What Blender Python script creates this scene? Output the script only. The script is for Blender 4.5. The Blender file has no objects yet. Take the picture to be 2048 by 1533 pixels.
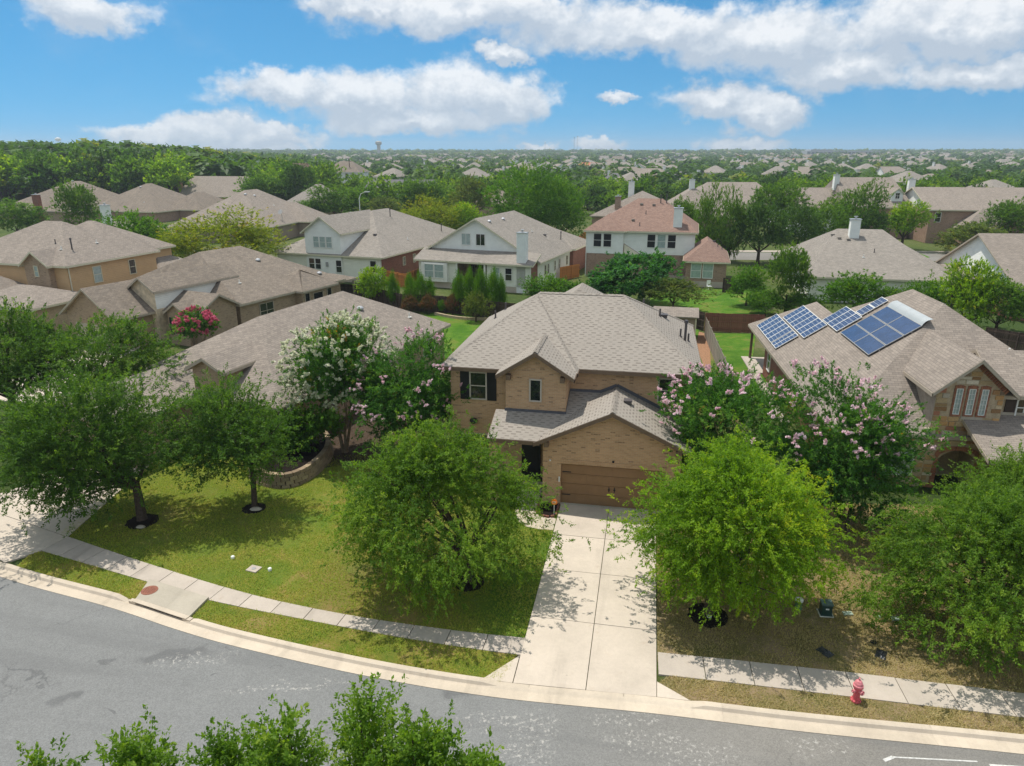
import bpy, bmesh, math, random
import numpy as np
from mathutils import Vector, Matrix

# ------------------------------------------------------------------ camera, light, exposure
SC = bpy.context.scene
COL = SC.collection
F_PX, CAM_H, PITCH = 1420.0, 16.3, math.atan(460 / 1420.0)
cam_d = bpy.data.cameras.new('camera')
cam_d.sensor_width = 36.0
cam_d.lens = F_PX / 2048 * 36.0
cam_d.clip_end = 12000
cam = bpy.data.objects.new('camera', cam_d)
COL.objects.link(cam)
cam.location = (0, 0, CAM_H)
cam.rotation_euler = (math.pi / 2 - PITCH, 0, 0)
SC.camera = cam
SUN_DIR = Vector((-0.25, 0.25, 1.0)).normalized()
SUN_STRENGTH, SKY_STRENGTH, EXPOSURE = 2.1, 0.1, 1.02
sun_d = bpy.data.lights.new('sun', 'SUN')
sun_d.energy = SUN_STRENGTH
sun_d.angle = math.radians(0.5)
sun_d.color = (1.0, 0.955, 0.88)
sun = bpy.data.objects.new('sun', sun_d)
COL.objects.link(sun)
sun.rotation_euler = SUN_DIR.to_track_quat('Z', 'Y').to_euler()
sun.location = (0, 0, 80)
SC.view_settings.view_transform = 'Standard'
SC.view_settings.look = 'None'
SC.view_settings.gamma = 1
SC.view_settings.use_curve_mapping = False
SC.view_settings.exposure = EXPOSURE
SC.render.engine = 'CYCLES'
SC.cycles.max_bounces = 6
SC.cycles.diffuse_bounces = 3
SC.cycles.glossy_bounces = 2
SC.cycles.transmission_bounces = 3
SC.cycles.transparent_max_bounces = 4
SC.cycles.volume_bounces = 0
SC.cycles.use_denoising = True

world = bpy.data.worlds.new('World')
SC.world = world
world.use_nodes = True


class NT:
    """tiny node-tree writer"""
    def __init__(self, tree):
        self.t = tree
        tree.nodes.clear()

    def n(self, typ, ins=None, **kw):
        nd = self.t.nodes.new(typ)
        for k, v in kw.items():
            setattr(nd, k, v)
        for k, v in (ins or {}).items():
            s = nd.inputs[k]
            if isinstance(v, bpy.types.NodeSocket):
                self.t.links.new(v, s)
            else:
                s.default_value = v
        return nd

    def m(self, op, a, b=None, c=None, clamp=False):
        ins = {0: a}
        if b is not None:
            ins[1] = b
        if c is not None:
            ins[2] = c
        return self.n('ShaderNodeMath', ins, operation=op, use_clamp=clamp).outputs[0]

    def vm(self, op, a, b=None):
        ins = {0: a}
        if b is not None:
            ins[1] = b
        nd = self.n('ShaderNodeVectorMath', ins, operation=op)
        return nd.outputs['Value'] if op in ('LENGTH', 'DOT_PRODUCT') else nd.outputs[0]

    def noise(self, vec, scale, detail=3, rough=.55, dist=0.0):
        return self.n('ShaderNodeTexNoise', {'Vector': vec, 'Scale': scale, 'Detail': detail,
                                             'Roughness': rough, 'Distortion': dist}).outputs[0]

    def ramp(self, fac, stops, interp='LINEAR'):
        nd = self.n('ShaderNodeValToRGB', {0: fac})
        cr = nd.color_ramp
        cr.interpolation = interp
        while len(cr.elements) < len(stops):
            cr.elements.new(0.5)
        for e, (p, c) in zip(cr.elements, stops):
            e.position = p
            e.color = c if len(c) == 4 else (*c, 1)
        return nd.outputs[0]

    def mix(self, fac, a, b, blend='MIX'):
        nd = self.n('ShaderNodeMix', data_type='RGBA', blend_type=blend)
        for s, v in ((nd.inputs[0], fac), (nd.inputs[6], a), (nd.inputs[7], b)):
            if isinstance(v, bpy.types.NodeSocket):
                self.t.links.new(v, s)
            else:
                s.default_value = v if not isinstance(v, tuple) or len(v) == 4 else (*v, 1)
        return nd.outputs[2]

    def smooth(self, v, lo, hi):
        nd = self.n('ShaderNodeMapRange', {0: v, 1: lo, 2: hi, 3: 0.0, 4: 1.0}, interpolation_type='SMOOTHSTEP')
        return nd.outputs[0]


def ray(px, py):
    x, y = (px - 1024) / F_PX, -(py - 766.5) / F_PX
    c, s = math.cos(PITCH), math.sin(PITCH)
    return x, c + y * s, -s + y * c


def at(px, py, z=0.0):
    """survey: the point of the photograph that lies at height z above the street"""
    r = ray(px, py)
    t = (z - CAM_H) / r[2]
    return r[0] * t, r[1] * t, z


def azel(px, py):
    r = ray(px, py)
    return math.atan2(r[0], r[1]), math.atan2(r[2], math.hypot(r[0], r[1]))


# sky: Nishita with cumulus clouds as part of the sky itself
def build_sky():
    w = NT(world.node_tree)
    sky = w.n('ShaderNodeTexSky', sky_type='NISHITA', sun_disc=False,
              sun_elevation=math.asin(SUN_DIR.z), sun_rotation=math.atan2(SUN_DIR.x, SUN_DIR.y),
              altitude=300, air_density=1.0, dust_density=0.3, ozone_density=1.5)
    d = w.n('ShaderNodeTexCoord').outputs['Generated']
    w.t.links.new(w.vm('ADD', d, (0, 0, .16)), sky.inputs[0])
    s = w.n('ShaderNodeSeparateXYZ', {0: d})
    az = w.m('ARCTAN2', s.outputs[0], s.outputs[1])
    el = w.m('ARCSINE', s.outputs[2])
    p = w.n('ShaderNodeCombineXYZ', {0: az, 1: el, 2: 0.0}).outputs[0]
    stretched = w.n('ShaderNodeCombineXYZ', {0: az, 1: w.m('MULTIPLY', el, 1.25), 2: 0.3}).outputs[0]
    n1 = w.n('ShaderNodeTexNoise', {'Vector': stretched, 'Scale': 9.0, 'Detail': 6.0, 'Roughness': .6}).outputs['Color']
    n2 = w.n('ShaderNodeTexNoise', {'Vector': stretched, 'Scale': 34.0, 'Detail': 5.0, 'Roughness': .62}).outputs['Color']
    o1 = w.vm('MULTIPLY', w.vm('SUBTRACT', n1, (.5, .5, .5)), (.10, .06, 0))
    o2 = w.vm('MULTIPLY', w.vm('SUBTRACT', n2, (.5, .5, .5)), (.055, .040, 0))
    q = w.vm('ADD', w.vm('ADD', p, o1), o2)
    lobes = [  # px x, px y, half width px, half height px
        (170, 22, 130, 45), (560, 185, 130, 38), (720, 200, 160, 55), (900, 190, 130, 75), (1010, 205, 95, 62),
        (820, 240, 260, 32), (440, 262, 110, 40), (330, 270, 120, 24), (540, 275, 110, 24), (500, 300, 150, 16),
        (960, 20, 330, 50), (1280, 62, 310, 52), (1540, 75, 220, 70), (1700, 140, 150, 52), (1880, 50, 260, 66),
        (1950, 150, 140, 36), (1010, 105, 60, 20), (1430, 205, 125, 42), (1520, 230, 110, 36), (1230, 190, 40, 14),
        (1500, 288, 75, 20), (1210, 285, 70, 18), (1075, 295, 50, 12), (750, 10, 140, 30)]
    field, low = None, None
    for (cx, cy, rx, ry) in lobes:
        a, e = azel(cx, cy)
        k = 1.0 / F_PX
        v = w.vm('MULTIPLY', w.vm('SUBTRACT', q, (a, e, 0)), (1 / (rx * k), 1 / (ry * k), 0))
        f = w.m('SUBTRACT', 1.0, w.vm('LENGTH', v))
        field = f if field is None else w.m('SMOOTH_MAX', field, f, 0.12)
        v2 = w.vm('MULTIPLY', w.vm('SUBTRACT', q, (a, e - .55 * ry * k, 0)), (1 / (rx * k), 1 / (ry * k), 0))
        f2 = w.m('SUBTRACT', 1.0, w.vm('LENGTH', v2))
        low = f2 if low is None else w.m('SMOOTH_MAX', low, f2, 0.12)
    under = w.m('SUBTRACT', low, field)
    # the rest of the sky dome: unseen clouds, cover made nearly full to add white fill light
    inv = w.m('DIVIDE', 1.0, w.m('MAXIMUM', s.outputs[2], 0.05))
    flat = w.n('ShaderNodeCombineXYZ', {0: w.m('MULTIPLY', s.outputs[0], inv), 1: w.m('MULTIPLY', s.outputs[1], inv), 2: 1.7}).outputs[0]
    wide = w.m('SUBTRACT', w.noise(flat, .7, 6, .6), .30)
    front = w.smooth(w.m('ABSOLUTE', az), .66, 1.0)
    up = w.smooth(el, .22, .5)
    outside = w.m('MAXIMUM', front, up)
    wide = w.m('SUBTRACT', w.m('MULTIPLY', wide, 3.2), w.m('MULTIPLY', w.m('SUBTRACT', 1.0, outside), 1.6))
    wide = w.m('SUBTRACT', wide, w.m('MULTIPLY', w.m('SUBTRACT', 1.0, w.smooth(el, .0, .10)), 3.0))
    field = w.m('MAXIMUM', field, wide)
    fb = w.noise(stretched, 22, 8, .62)
    fbu = w.noise(w.vm('ADD', stretched, (-.008, .02, 0)), 22, 8, .62)
    body = w.m('ADD', field, w.m('MULTIPLY', w.m('SUBTRACT', fb, .5), .9))
    dens = w.smooth(body, -.04, .46)
    wisp = w.m('MULTIPLY', w.smooth(w.noise(stretched, 4, 6, .65), .5, .8), .22)
    lit = w.m('ADD', w.m('MULTIPLY', w.m('SUBTRACT', fb, fbu), 1.9), w.m('MULTIPLY', w.noise(stretched, 6, 4), .55))
    lit = w.m('ADD', w.m('MULTIPLY', lit, .8), w.m('MULTIPLY', w.m('SUBTRACT', -.02, w.m('MULTIPLY', under, .8)), w.m('SUBTRACT', 1.0, outside)))
    ccol = w.ramp(lit, [(-.0, (2.75, 3.1, 3.55)), (.36, (3.6, 3.85, 4.15)), (.72, (4.9, 4.95, 5.0))])
    skyc = w.mix(1.0, sky.outputs[0], (SKY_TINT[0], SKY_TINT[1], SKY_TINT[2], 1), 'MULTIPLY')
    f = w.m('MULTIPLY', w.m('MAXIMUM', dens, wisp), .9)
    colr = w.mix(f, skyc, ccol)
    above = w.smooth(s.outputs[2], -.02, .0)
    bg = w.n('ShaderNodeBackground', {0: colr, 1: SKY_STRENGTH})
    out = w.n('ShaderNodeOutputWorld', {0: bg.outputs[0]})


SKY_TINT = (0.20, 0.545, 0.645)
build_sky()

# ------------------------------------------------------------------ helpers
RNG = random.Random(7)
MATS = {}


def new_mat(name):
    m = bpy.data.materials.new(name)
    m.use_nodes = True
    MATS[name] = m
    return m, NT(m.node_tree)


def finish(t, color, rough=.8, bump=None, bstr=.3, bdist=.02, spec=.3, metallic=0.0):
    ins = {'Base Color': color, 'Roughness': rough, 'Metallic': metallic, 'Specular IOR Level': spec}
    b = t.n('ShaderNodeBsdfPrincipled', ins)
    if bump is not None:
        nb = t.n('ShaderNodeBump', {'Strength': bstr, 'Distance': bdist, 'Height': bump})
        t.t.links.new(nb.outputs[0], b.inputs['Normal'])
    t.n('ShaderNodeOutputMaterial', {0: b.outputs[0]})
    return b


def c4(c):
    return (*c, 1)


def scale_c(c, k):
    return tuple(min(1, x * k) for x in c)


def plain(name, c, rough=.7, var=.18, scale=4.0, spec=.3, metallic=0.0, bump=0.0, piece=0.0):
    m, t = new_mat(name)
    co = t.n('ShaderNodeTexCoord').outputs['Object']
    nz = t.noise(co, scale, 5, .6)
    col = t.ramp(nz, [(.3, scale_c(c, 1 - var)), (.7, scale_c(c, 1 + var))])
    if piece:
        k = t.m('ADD', 1 - piece, t.m('MULTIPLY', t.n('ShaderNodeObjectInfo').outputs['Random'], 2 * piece))
        col = t.mix(1.0, col, t.n('ShaderNodeCombineColor', {0: k, 1: k, 2: k}).outputs[0], 'MULTIPLY')
    finish(t, col, rough, nz if bump else None, bump, .02, spec, metallic)
    return m


def shingle(name, c1, c2, w=.33, h=.15, bias=0.0, age=.25):
    m, t = new_mat(name)
    uv = t.n('ShaderNodeUVMap').outputs[0]
    br = t.n('ShaderNodeTexBrick', {'Vector': uv, 'Color1': c4(c1), 'Color2': c4(c2), 'Mortar': c4(scale_c(c2, .62)), 'Scale': 1.0,
                                    'Mortar Size': .009, 'Mortar Smooth': .3, 'Bias': bias, 'Brick Width': w, 'Row Height': h})
    big = t.noise(uv, .35, 5, .6)
    mid = t.noise(uv, 2.3, 4, .6)
    grit = t.noise(uv, 55, 2, .6)
    streak = t.noise(t.vm('MULTIPLY', uv, (1.6, .12, 1)), 1.0, 4, .6)
    k = t.m('ADD', t.m('MULTIPLY', t.m('ADD', t.m('ADD', big, streak), mid), age), t.m('ADD', t.m('MULTIPLY', grit, .35), 1 - 1.5 * age - .17))
    col = t.mix(1.0, br.outputs[0], t.n('ShaderNodeCombineColor', {0: k, 1: k, 2: k}).outputs[0], 'MULTIPLY')
    finish(t, col, .92, t.m('SUBTRACT', 1.0, br.outputs[1]), .5, .012, .15)
    return m


def brick(name, c1, c2, mortar, bw=.225, bh=.078):
    m, t = new_mat(name)
    uv = t.n('ShaderNodeUVMap').outputs[0]
    br = t.n('ShaderNodeTexBrick', {'Vector': uv, 'Color1': c4(c1), 'Color2': c4(c2), 'Mortar': c4(mortar), 'Scale': 1.0,
                                    'Mortar Size': .008, 'Mortar Smooth': .15, 'Bias': -.15, 'Brick Width': bw, 'Row Height': bh})
    cell = t.n('ShaderNodeTexWhiteNoise', {'Vector': t.vm('FLOOR', t.vm('MULTIPLY', uv, (1 / bw, 1 / bh, 1)))}, noise_dimensions='2D').outputs[0]
    dark = t.m('MULTIPLY', t.smooth(cell, .9, .98), .42)
    big = t.noise(uv, .8, 4, .6)
    k = t.m('SUBTRACT', t.m('ADD', t.m('MULTIPLY', big, .36), .82), t.m('MULTIPLY', dark, t.m('SUBTRACT', 1.0, br.outputs[1])))
    col = t.mix(1.0, br.outputs[0], t.n('ShaderNodeCombineColor', {0: k, 1: k, 2: k}).outputs[0], 'MULTIPLY')
    finish(t, col, .9, t.m('SUBTRACT', 1.0, br.outputs[1]), .6, .01, .2)
    return m


def siding(name, c, lap=.18):
    m, t = new_mat(name)
    uv = t.n('ShaderNodeUVMap').outputs[0]
    v = t.n('ShaderNodeSeparateXYZ', {0: uv}).outputs[1]
    saw = t.m('FRACT', t.m('DIVIDE', v, lap))
    nz = t.noise(uv, 1.2, 4, .6)
    col = t.ramp(nz, [(.3, scale_c(c, .93)), (.7, scale_c(c, 1.04))])
    finish(t, col, .6, t.m('SUBTRACT', 1.0, saw), 1.0, .03, .3)
    return m


def leafmat(name, stops, trans=.36, tcol=None, gloss=.14, rough=.5):
    m, t = new_mat(name)
    tint = t.n('ShaderNodeAttribute', attribute_name='tint').outputs['Fac']
    col = t.ramp(tint, stops)
    p = t.n('ShaderNodeBsdfPrincipled', {'Base Color': col, 'Roughness': rough, 'Specular IOR Level': gloss})
    tc = t.mix(1.0, col, (tcol or (2.0, 2.0, .45)) + (1,), 'MULTIPLY')
    tr = t.n('ShaderNodeBsdfTranslucent', {0: tc})
    mx = t.n('ShaderNodeMixShader', {0: trans, 1: p.outputs[0], 2: tr.outputs[0]})
    t.n('ShaderNodeOutputMaterial', {0: mx.outputs[0]})
    return m


class MB:
    """collects polygons, builds ONE mesh object with box-projected UVs in metres"""
    def __init__(self):
        self.v, self.f, self.mi = [], [], []

    def poly(self, pts, mi=0):
        b = len(self.v)
        self.v += [tuple(p) for p in pts]
        self.f.append(tuple(range(b, b + len(pts))))
        self.mi.append(mi)

    def box(self, c, s, rz=0.0, mi=0, rot=None):
        hx, hy, hz = s[0] / 2, s[1] / 2, s[2] / 2
        co = [(-hx, -hy, -hz), (hx, -hy, -hz), (hx, hy, -hz), (-hx, hy, -hz), (-hx, -hy, hz), (hx, -hy, hz), (hx, hy, hz), (-hx, hy, hz)]
        R = rot if rot is not None else Matrix.Rotation(rz, 3, 'Z')
        b = len(self.v)
        self.v += [tuple(R @ Vector(p) + Vector(c)) for p in co]
        for q in ((0, 3, 2, 1), (4, 5, 6, 7), (0, 1, 5, 4), (1, 2, 6, 5), (2, 3, 7, 6), (3, 0, 4, 7)):
            self.f.append(tuple(b + i for i in q))
            self.mi.append(mi)

    def prism(self, pts, z0, z1, mi=0):
        b, n = len(self.v), len(pts)
        self.v += [(p[0], p[1], z0) for p in pts] + [(p[0], p[1], z1) for p in pts]
        self.f.append(tuple(b + n + i for i in range(n)))
        self.f.append(tuple(b + n - 1 - i for i in range(n)))
        self.mi += [mi, mi]
        for i in range(n):
            j = (i + 1) % n
            self.f.append((b + i, b + j, b + n + j, b + n + i))
            self.mi.append(mi)

    def tube(self, pts, rad, n=8, mi=0, cap=True):
        b = len(self.v)
        for i, p in enumerate(pts):
            p = Vector(p)
            d = (Vector(pts[min(i + 1, len(pts) - 1)]) - Vector(pts[max(i - 1, 0)])).normalized()
            a = d.orthogonal().normalized()
            if abs(d.z) > .9:
                a = (Vector((1, 0, 0)) - d * d.x).normalized()
            c = d.cross(a)
            r = rad[i] if isinstance(rad, (list, tuple)) else rad
            for k in range(n):
                t = 2 * math.pi * k / n
                self.v.append(tuple(p + (a * math.cos(t) + c * math.sin(t)) * r))
        for i in range(len(pts) - 1):
            for k in range(n):
                k2 = (k + 1) % n
                self.f.append((b + i * n + k, b + i * n + k2, b + (i + 1) * n + k2, b + (i + 1) * n + k))
                self.mi.append(mi)
        if cap:
            e = b + (len(pts) - 1) * n
            self.f.append(tuple(e + k for k in range(n)))
            self.f.append(tuple(b + n - 1 - k for k in range(n)))
            self.mi += [mi, mi]

    def lathe(self, c, prof, n=16, mi=0):
        self.tube([(c[0], c[1], c[2] + z) for r, z in prof], [max(r, .001) for r, z in prof], n, mi)

    def mesh(self, name, mats):
        me = bpy.data.meshes.new(name)
        me.from_pydata(self.v, [], self.f)
        for m in (mats if isinstance(mats, (list, tuple)) else [mats]):
            me.materials.append(m)
        me.polygons.foreach_set('material_index', self.mi)
        uv = me.uv_layers.new(name='UVMap')
        data = np.zeros(len(me.loops) * 2, np.float32)
        for p in me.polygons:
            n = p.normal
            if abs(n.z) > .98:
                tx, ty = Vector((1, 0, 0)), Vector((0, 1, 0))
            else:
                tx = Vector((-n.y, n.x, 0)).normalized()
                ty = n.cross(tx)
            for li in p.loop_indices:
                co = me.vertices[me.loops[li].vertex_index].co
                data[2 * li] = co.dot(tx)
                data[2 * li + 1] = co.dot(ty)
        uv.data.foreach_set('uv', data)
        return me

    def build(self, name, mats, parent=None, loc=None):
        o = bpy.data.objects.new(name, self.mesh(name, mats))
        COL.objects.link(o)
        if parent is not None:
            o.parent = parent
        if loc is not None:
            o.location = loc
        return o


def tag(o, label=None, cat=None, group=None, kind=None):
    if label:
        o['label'] = label
    if cat:
        o['category'] = cat
    if group:
        o['group'] = group
    if kind:
        o['kind'] = kind
    return o


def thing(name, label, cat, loc=(0, 0, 0), rz=0.0, group=None):
    o = bpy.data.objects.new(name, None)
    o.empty_display_size = .3
    COL.objects.link(o)
    o.location = loc
    o.rotation_euler = (0, 0, rz)
    return tag(o, label, cat, group)


def part_copy(o, parent, name=None):
    c = o.copy()
    COL.objects.link(c)
    c.parent = parent
    return c


def catmull(pts, n=12):
    P = [Vector((p[0], p[1])) for p in pts]
    P = [P[0] * 2 - P[1]] + P + [P[-1] * 2 - P[-2]]
    out = []
    for i in range(1, len(P) - 2):
        for k in range(n):
            t = k / n
            a, b, c, d = P[i - 1], P[i], P[i + 1], P[i + 2]
            out.append(.5 * ((2 * b) + (c - a) * t + (2 * a - 5 * b + 4 * c - d) * t * t + (3 * b - a - 3 * c + d) * t ** 3))
    out.append(P[-2])
    return out


def resample(pl, step):
    out, acc = [pl[0]], 0.0
    for a, b in zip(pl, pl[1:]):
        L = (b - a).length
        while acc + L >= step:
            t = (step - acc) / L
            a = a + (b - a) * t
            out.append(a.copy())
            L = (b - a).length
            acc = 0.0
        acc += L
    return out


def smoothstep(a, b, x):
    t = min(1, max(0, (x - a) / (b - a)))
    return t * t * (3 - 2 * t)


def terr(x, y):
    d = math.hypot(x, y)
    z = 17.0 * smoothstep(450, 2900, d)
    if y > 1:
        z += 9.0 * smoothstep(150, 330, y) * smoothstep(-.22, -.55, x / y) * (1 - .6 * smoothstep(500, 1200, d))
    return z


# ------------------------------------------------------------------ materials


def tab_shingle(name, light, dark, w, h):
    m, t = new_mat(name)
    uv = t.n('ShaderNodeUVMap').outputs[0]
    sx = t.n('ShaderNodeSeparateXYZ', {0: uv})
    row = t.m('DIVIDE', sx.outputs[1], h)
    ri = t.m('FLOOR', row)
    u = t.m('ADD', t.m('DIVIDE', sx.outputs[0], w), t.m('ADD', t.m('MULTIPLY', ri, .5), t.m('MULTIPLY', t.n('ShaderNodeTexWhiteNoise', {'W': ri}, noise_dimensions='1D').outputs[0], .35)))
    ci = t.n('ShaderNodeCombineXYZ', {0: t.m('FLOOR', u), 1: ri, 2: 0.0}).outputs[0]
    rn = t.n('ShaderNodeTexWhiteNoise', {'Vector': ci}, noise_dimensions='2D').outputs[0]
    fu, fv = t.m('FRACT', u), t.m('FRACT', row)
    a = t.m('MULTIPLY', t.smooth(fu, .03, .12), t.m('SUBTRACT', 1.0, t.smooth(t.m('SUBTRACT', fu, t.m('MULTIPLY', rn, .30)), .34, .44)))
    b = t.m('SUBTRACT', 1.0, t.smooth(fv, .42, .6))
    dash = t.m('MULTIPLY', t.m('MULTIPLY', a, b), t.m('ADD', .35, t.m('MULTIPLY', rn, .6)))
    line = t.m('MULTIPLY', t.m('SUBTRACT', 1.0, t.smooth(fv, .0, .10)), .35)
    big = t.noise(uv, .3, 5, .6)
    grit = t.noise(uv, 40, 3, .7)
    k = t.m('ADD', t.m('MULTIPLY', big, .22), t.m('ADD', t.m('MULTIPLY', grit, .3), t.m('ADD', .71, t.m('MULTIPLY', rn, .06))))
    col = t.mix(t.m('MAXIMUM', dash, line), c4(light), c4(dark))
    col = t.mix(1.0, col, t.n('ShaderNodeCombineColor', {0: k, 1: k, 2: k}).outputs[0], 'MULTIPLY')
    finish(t, col, .92, t.m('SUBTRACT', 1.0, t.m('MAXIMUM', dash, line)), .35, .01, .15)
    return m


m_roof_main = tab_shingle('shingle_main', (.325, .29, .248), (.18, .155, .132), .44, .165)
m_roof_tan = shingle('shingle_tan', (.315, .268, .224), (.24, .205, .173), .33, .15, 0, .3)
m_roof_brown = shingle('shingle_brown', (.26, .215, .17), (.19, .16, .13), .33, .15, 0, .45)
m_roof_grey = shingle('shingle_grey', (.32, .285, .245), (.245, .22, .19), .33, .15, 0, .3)
m_roof_red = shingle('shingle_red', (.31, .205, .16), (.24, .155, .122), .33, .15, 0, .25)
m_roof_dark = shingle('shingle_dark', (.20, .19, .19), (.15, .145, .15), .33, .15, 0, .3)
m_brick_main = brick('brick_tan', (.56, .35, .20), (.45, .275, .15), (.53, .40, .27))
m_brick_grey = brick('brick_grey_tan', (.40, .29, .19), (.30, .21, .145), (.40, .32, .23))
m_brick_red = brick('brick_red', (.26, .10, .065), (.20, .075, .05), (.28, .2, .16))
m_brick_mix = brick('brick_rosy', (.40, .26, .19), (.29, .17, .12), (.38, .31, .25))
m_mortar = plain('mortar', (.46, .36, .24), .95, .2, 8, .1, 0, .3)
m_side_white = siding('siding_white', (.82, .83, .77))
m_side_cream = siding('siding_cream', (.80, .80, .68))
m_side_tan = siding('siding_tan', (.56, .37, .19))
m_side_brown = siding('siding_brown', (.30, .23, .17))
m_trim_brown = plain('trim_brown', (.17, .115, .075), .6, .12)
m_trim_tan = plain('trim_tan', (.42, .36, .28), .6, .1)
m_trim_white = plain('trim_white', (.78, .77, .72), .5, .06)
m_trim_cream = plain('trim_cream', (.62, .58, .42), .55, .08)
m_flash = plain('flashing_grey', (.10, .10, .115), .55, .15)
m_glass = plain('window_glass', (.012, .016, .018), .06, .3, 1.5, .9)
m_blind = plain('window_blind', (.34, .42, .40), .12, .2, 3, .7)
m_black = plain('black_paint', (.012, .012, .014), .5, .3)
m_door_brown = plain('garage_door_brown', (.27, .155, .075), .5, .1, 2)
m_metal = plain('galvanised_metal', (.55, .55, .55), .35, .1, 5, .5, .6)
m_pipe = plain('dark_pipe', (.09, .08, .08), .5, .2)
m_wood_grey = plain('weathered_wood', (.30, .26, .215), .9, .35, 6, .1, 0, .4, 0.25)
m_wood_dark = plain('dark_wood', (.085, .06, .048), .9, .35, 6, .1, 0, .4, 0.3)
m_wood_red = plain('stained_wood', (.21, .085, .06), .85, .25, 6, .15, 0, .3, 0.15)
m_cedar = plain('cedar_wood', (.50, .20, .06), .8, .25, 5, .15, 0, .3, 0.12)
m_white = plain('white_plastic', (.80, .80, .76), .45, .05)
m_steel = plain('painted_steel', (.33, .33, .32), .5, .15)
m_mulch = plain('black_mulch', (.018, .014, .012), 1.0, .5, 22, .05, 0, 1.0)
m_mulch2 = plain('brown_mulch', (.07, .05, .035), 1.0, .45, 9, .05, 0, 1.0)
m_soil = plain('red_soil', (.30, .17, .10), 1.0, .3, 7, .05, 0, .6)
m_edging = plain('edging_brick', (.20, .085, .06), .9, .25, 9)
m_rust = plain('rusty_iron', (.25, .10, .065), .8, .3, 18, .3, 0, .5)
m_hyd = plain('faded_red_paint', (.60, .11, .13), .55, .3, 14, .3)
m_hyd2 = plain('pink_red_paint', (.66, .22, .24), .6, .3, 14, .3)
m_green_box = plain('dark_green_paint', (.02, .055, .045), .4, .2, 6, .5)
m_orange = plain('orange_sign', (.85, .22, .02), .5, .05)
m_black_bag = plain('black_plastic_bag', (.02, .022, .028), .3, .4, 12, .6, 0, .8)
m_bark = plain('bark', (.075, .055, .042), .95, .4, 12, .1, 0, .8)
m_bark_pale = plain('bark_pale', (.22, .165, .12), .9, .35, 9, .1, 0, .5)


def concrete(name, c, var=.14):
    m, t = new_mat(name)
    geo = t.n('ShaderNodeNewGeometry').outputs['Position']
    oi = t.n('ShaderNodeObjectInfo').outputs['Random']
    a = t.noise(geo, .7, 6, .65)
    b = t.noise(geo, 9, 4, .6)
    g = t.noise(geo, 70, 2, .6)
    k = t.m('ADD', t.m('MULTIPLY', a, var * 2.6), t.m('ADD', t.m('MULTIPLY', b, var), t.m('MULTIPLY', g, .22)))
    k = t.m('ADD', k, t.m('ADD', 1 - 1.8 * var - .11, t.m('MULTIPLY', t.m('SUBTRACT', oi, .5), .10)))
    st = t.smooth(t.noise(geo, 1.9, 5, .7), .58, .78)
    tyre = t.m('MULTIPLY', t.smooth(t.noise(t.vm('MULTIPLY', t.n('ShaderNodeVectorRotate', {0: geo, 'Angle': .19}, rotation_type='Z_AXIS').outputs[0], (1.1, .10, 1)), 1.0, 4, .65), .52, .72), .16)
    k = t.m('SUBTRACT', k, tyre)
    spots = t.m('MULTIPLY', t.smooth(t.noise(geo, 5.5, 3, .6), .70, .76), .22)
    k = t.m('SUBTRACT', k, spots)
    rust = t.mix(t.m('MULTIPLY', st, .38), c4(c), c4((c[0] * .72, c[1] * .60, c[2] * .48)))
    col = t.mix(1.0, rust, t.n('ShaderNodeCombineColor', {0: k, 1: k, 2: k}).outputs[0], 'MULTIPLY')
    finish(t, col, .85, g, .25, .01, .2)
    return m


m_concrete = concrete('concrete_drive', (.54, .465, .38), .18)
m_walk = concrete('concrete_walk', (.46, .40, .335), .17)
m_kerb = concrete('concrete_kerb', (.54, .46, .36), .22)
m_inlet = concrete('concrete_inlet', (.42, .375, .30), .18)


def grass(name, dry, lo, hi, patch=.35, bare=None, grade=None):
    m, t = new_mat(name)
    geo = t.n('ShaderNodeNewGeometry').outputs['Position']
    big = t.noise(geo, patch, 4, .6, .6)
    mid = t.noise(geo, 1.7, 5, .65)
    fine = t.noise(t.vm('MULTIPLY', geo, (1, .6, 1)), 22, 3, .7)
    grain = t.noise(geo, 85, 2, .7)
    f = t.m('ADD', t.m('MULTIPLY', big, .75), t.m('ADD', t.m('MULTIPLY', mid, .38), t.m('MULTIPLY', fine, .25)))
    col = t.ramp(f, [(.57, lo), (.66, tuple((a + b) / 2 for a, b in zip(lo, hi))), (.73, hi), (.80, dry)])
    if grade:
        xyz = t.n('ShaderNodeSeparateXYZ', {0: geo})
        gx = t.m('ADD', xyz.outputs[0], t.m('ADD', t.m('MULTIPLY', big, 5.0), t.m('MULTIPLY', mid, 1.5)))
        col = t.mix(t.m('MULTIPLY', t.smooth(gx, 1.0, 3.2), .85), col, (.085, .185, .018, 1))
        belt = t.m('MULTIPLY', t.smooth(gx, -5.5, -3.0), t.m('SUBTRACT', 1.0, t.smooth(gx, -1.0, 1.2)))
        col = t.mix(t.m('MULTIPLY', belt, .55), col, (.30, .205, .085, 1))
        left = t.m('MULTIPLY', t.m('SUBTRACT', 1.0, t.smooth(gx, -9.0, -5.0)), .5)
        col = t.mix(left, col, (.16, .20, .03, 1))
    if bare:
        bf = t.smooth(t.m('ADD', t.m('MULTIPLY', t.noise(geo, .8, 5, .65), .7), t.m('MULTIPLY', fine, .4)), .50, .66)
        col = t.mix(bf, col, bare)
    k = t.m('ADD', t.m('MULTIPLY', grain, .9), .55)
    col = t.mix(1.0, col, t.n('ShaderNodeCombineColor', {0: k, 1: k, 2: k}).outputs[0], 'MULTIPLY')
    finish(t, col, .95, t.m('ADD', grain, fine), .9, .05, .1)
    return m


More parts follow.
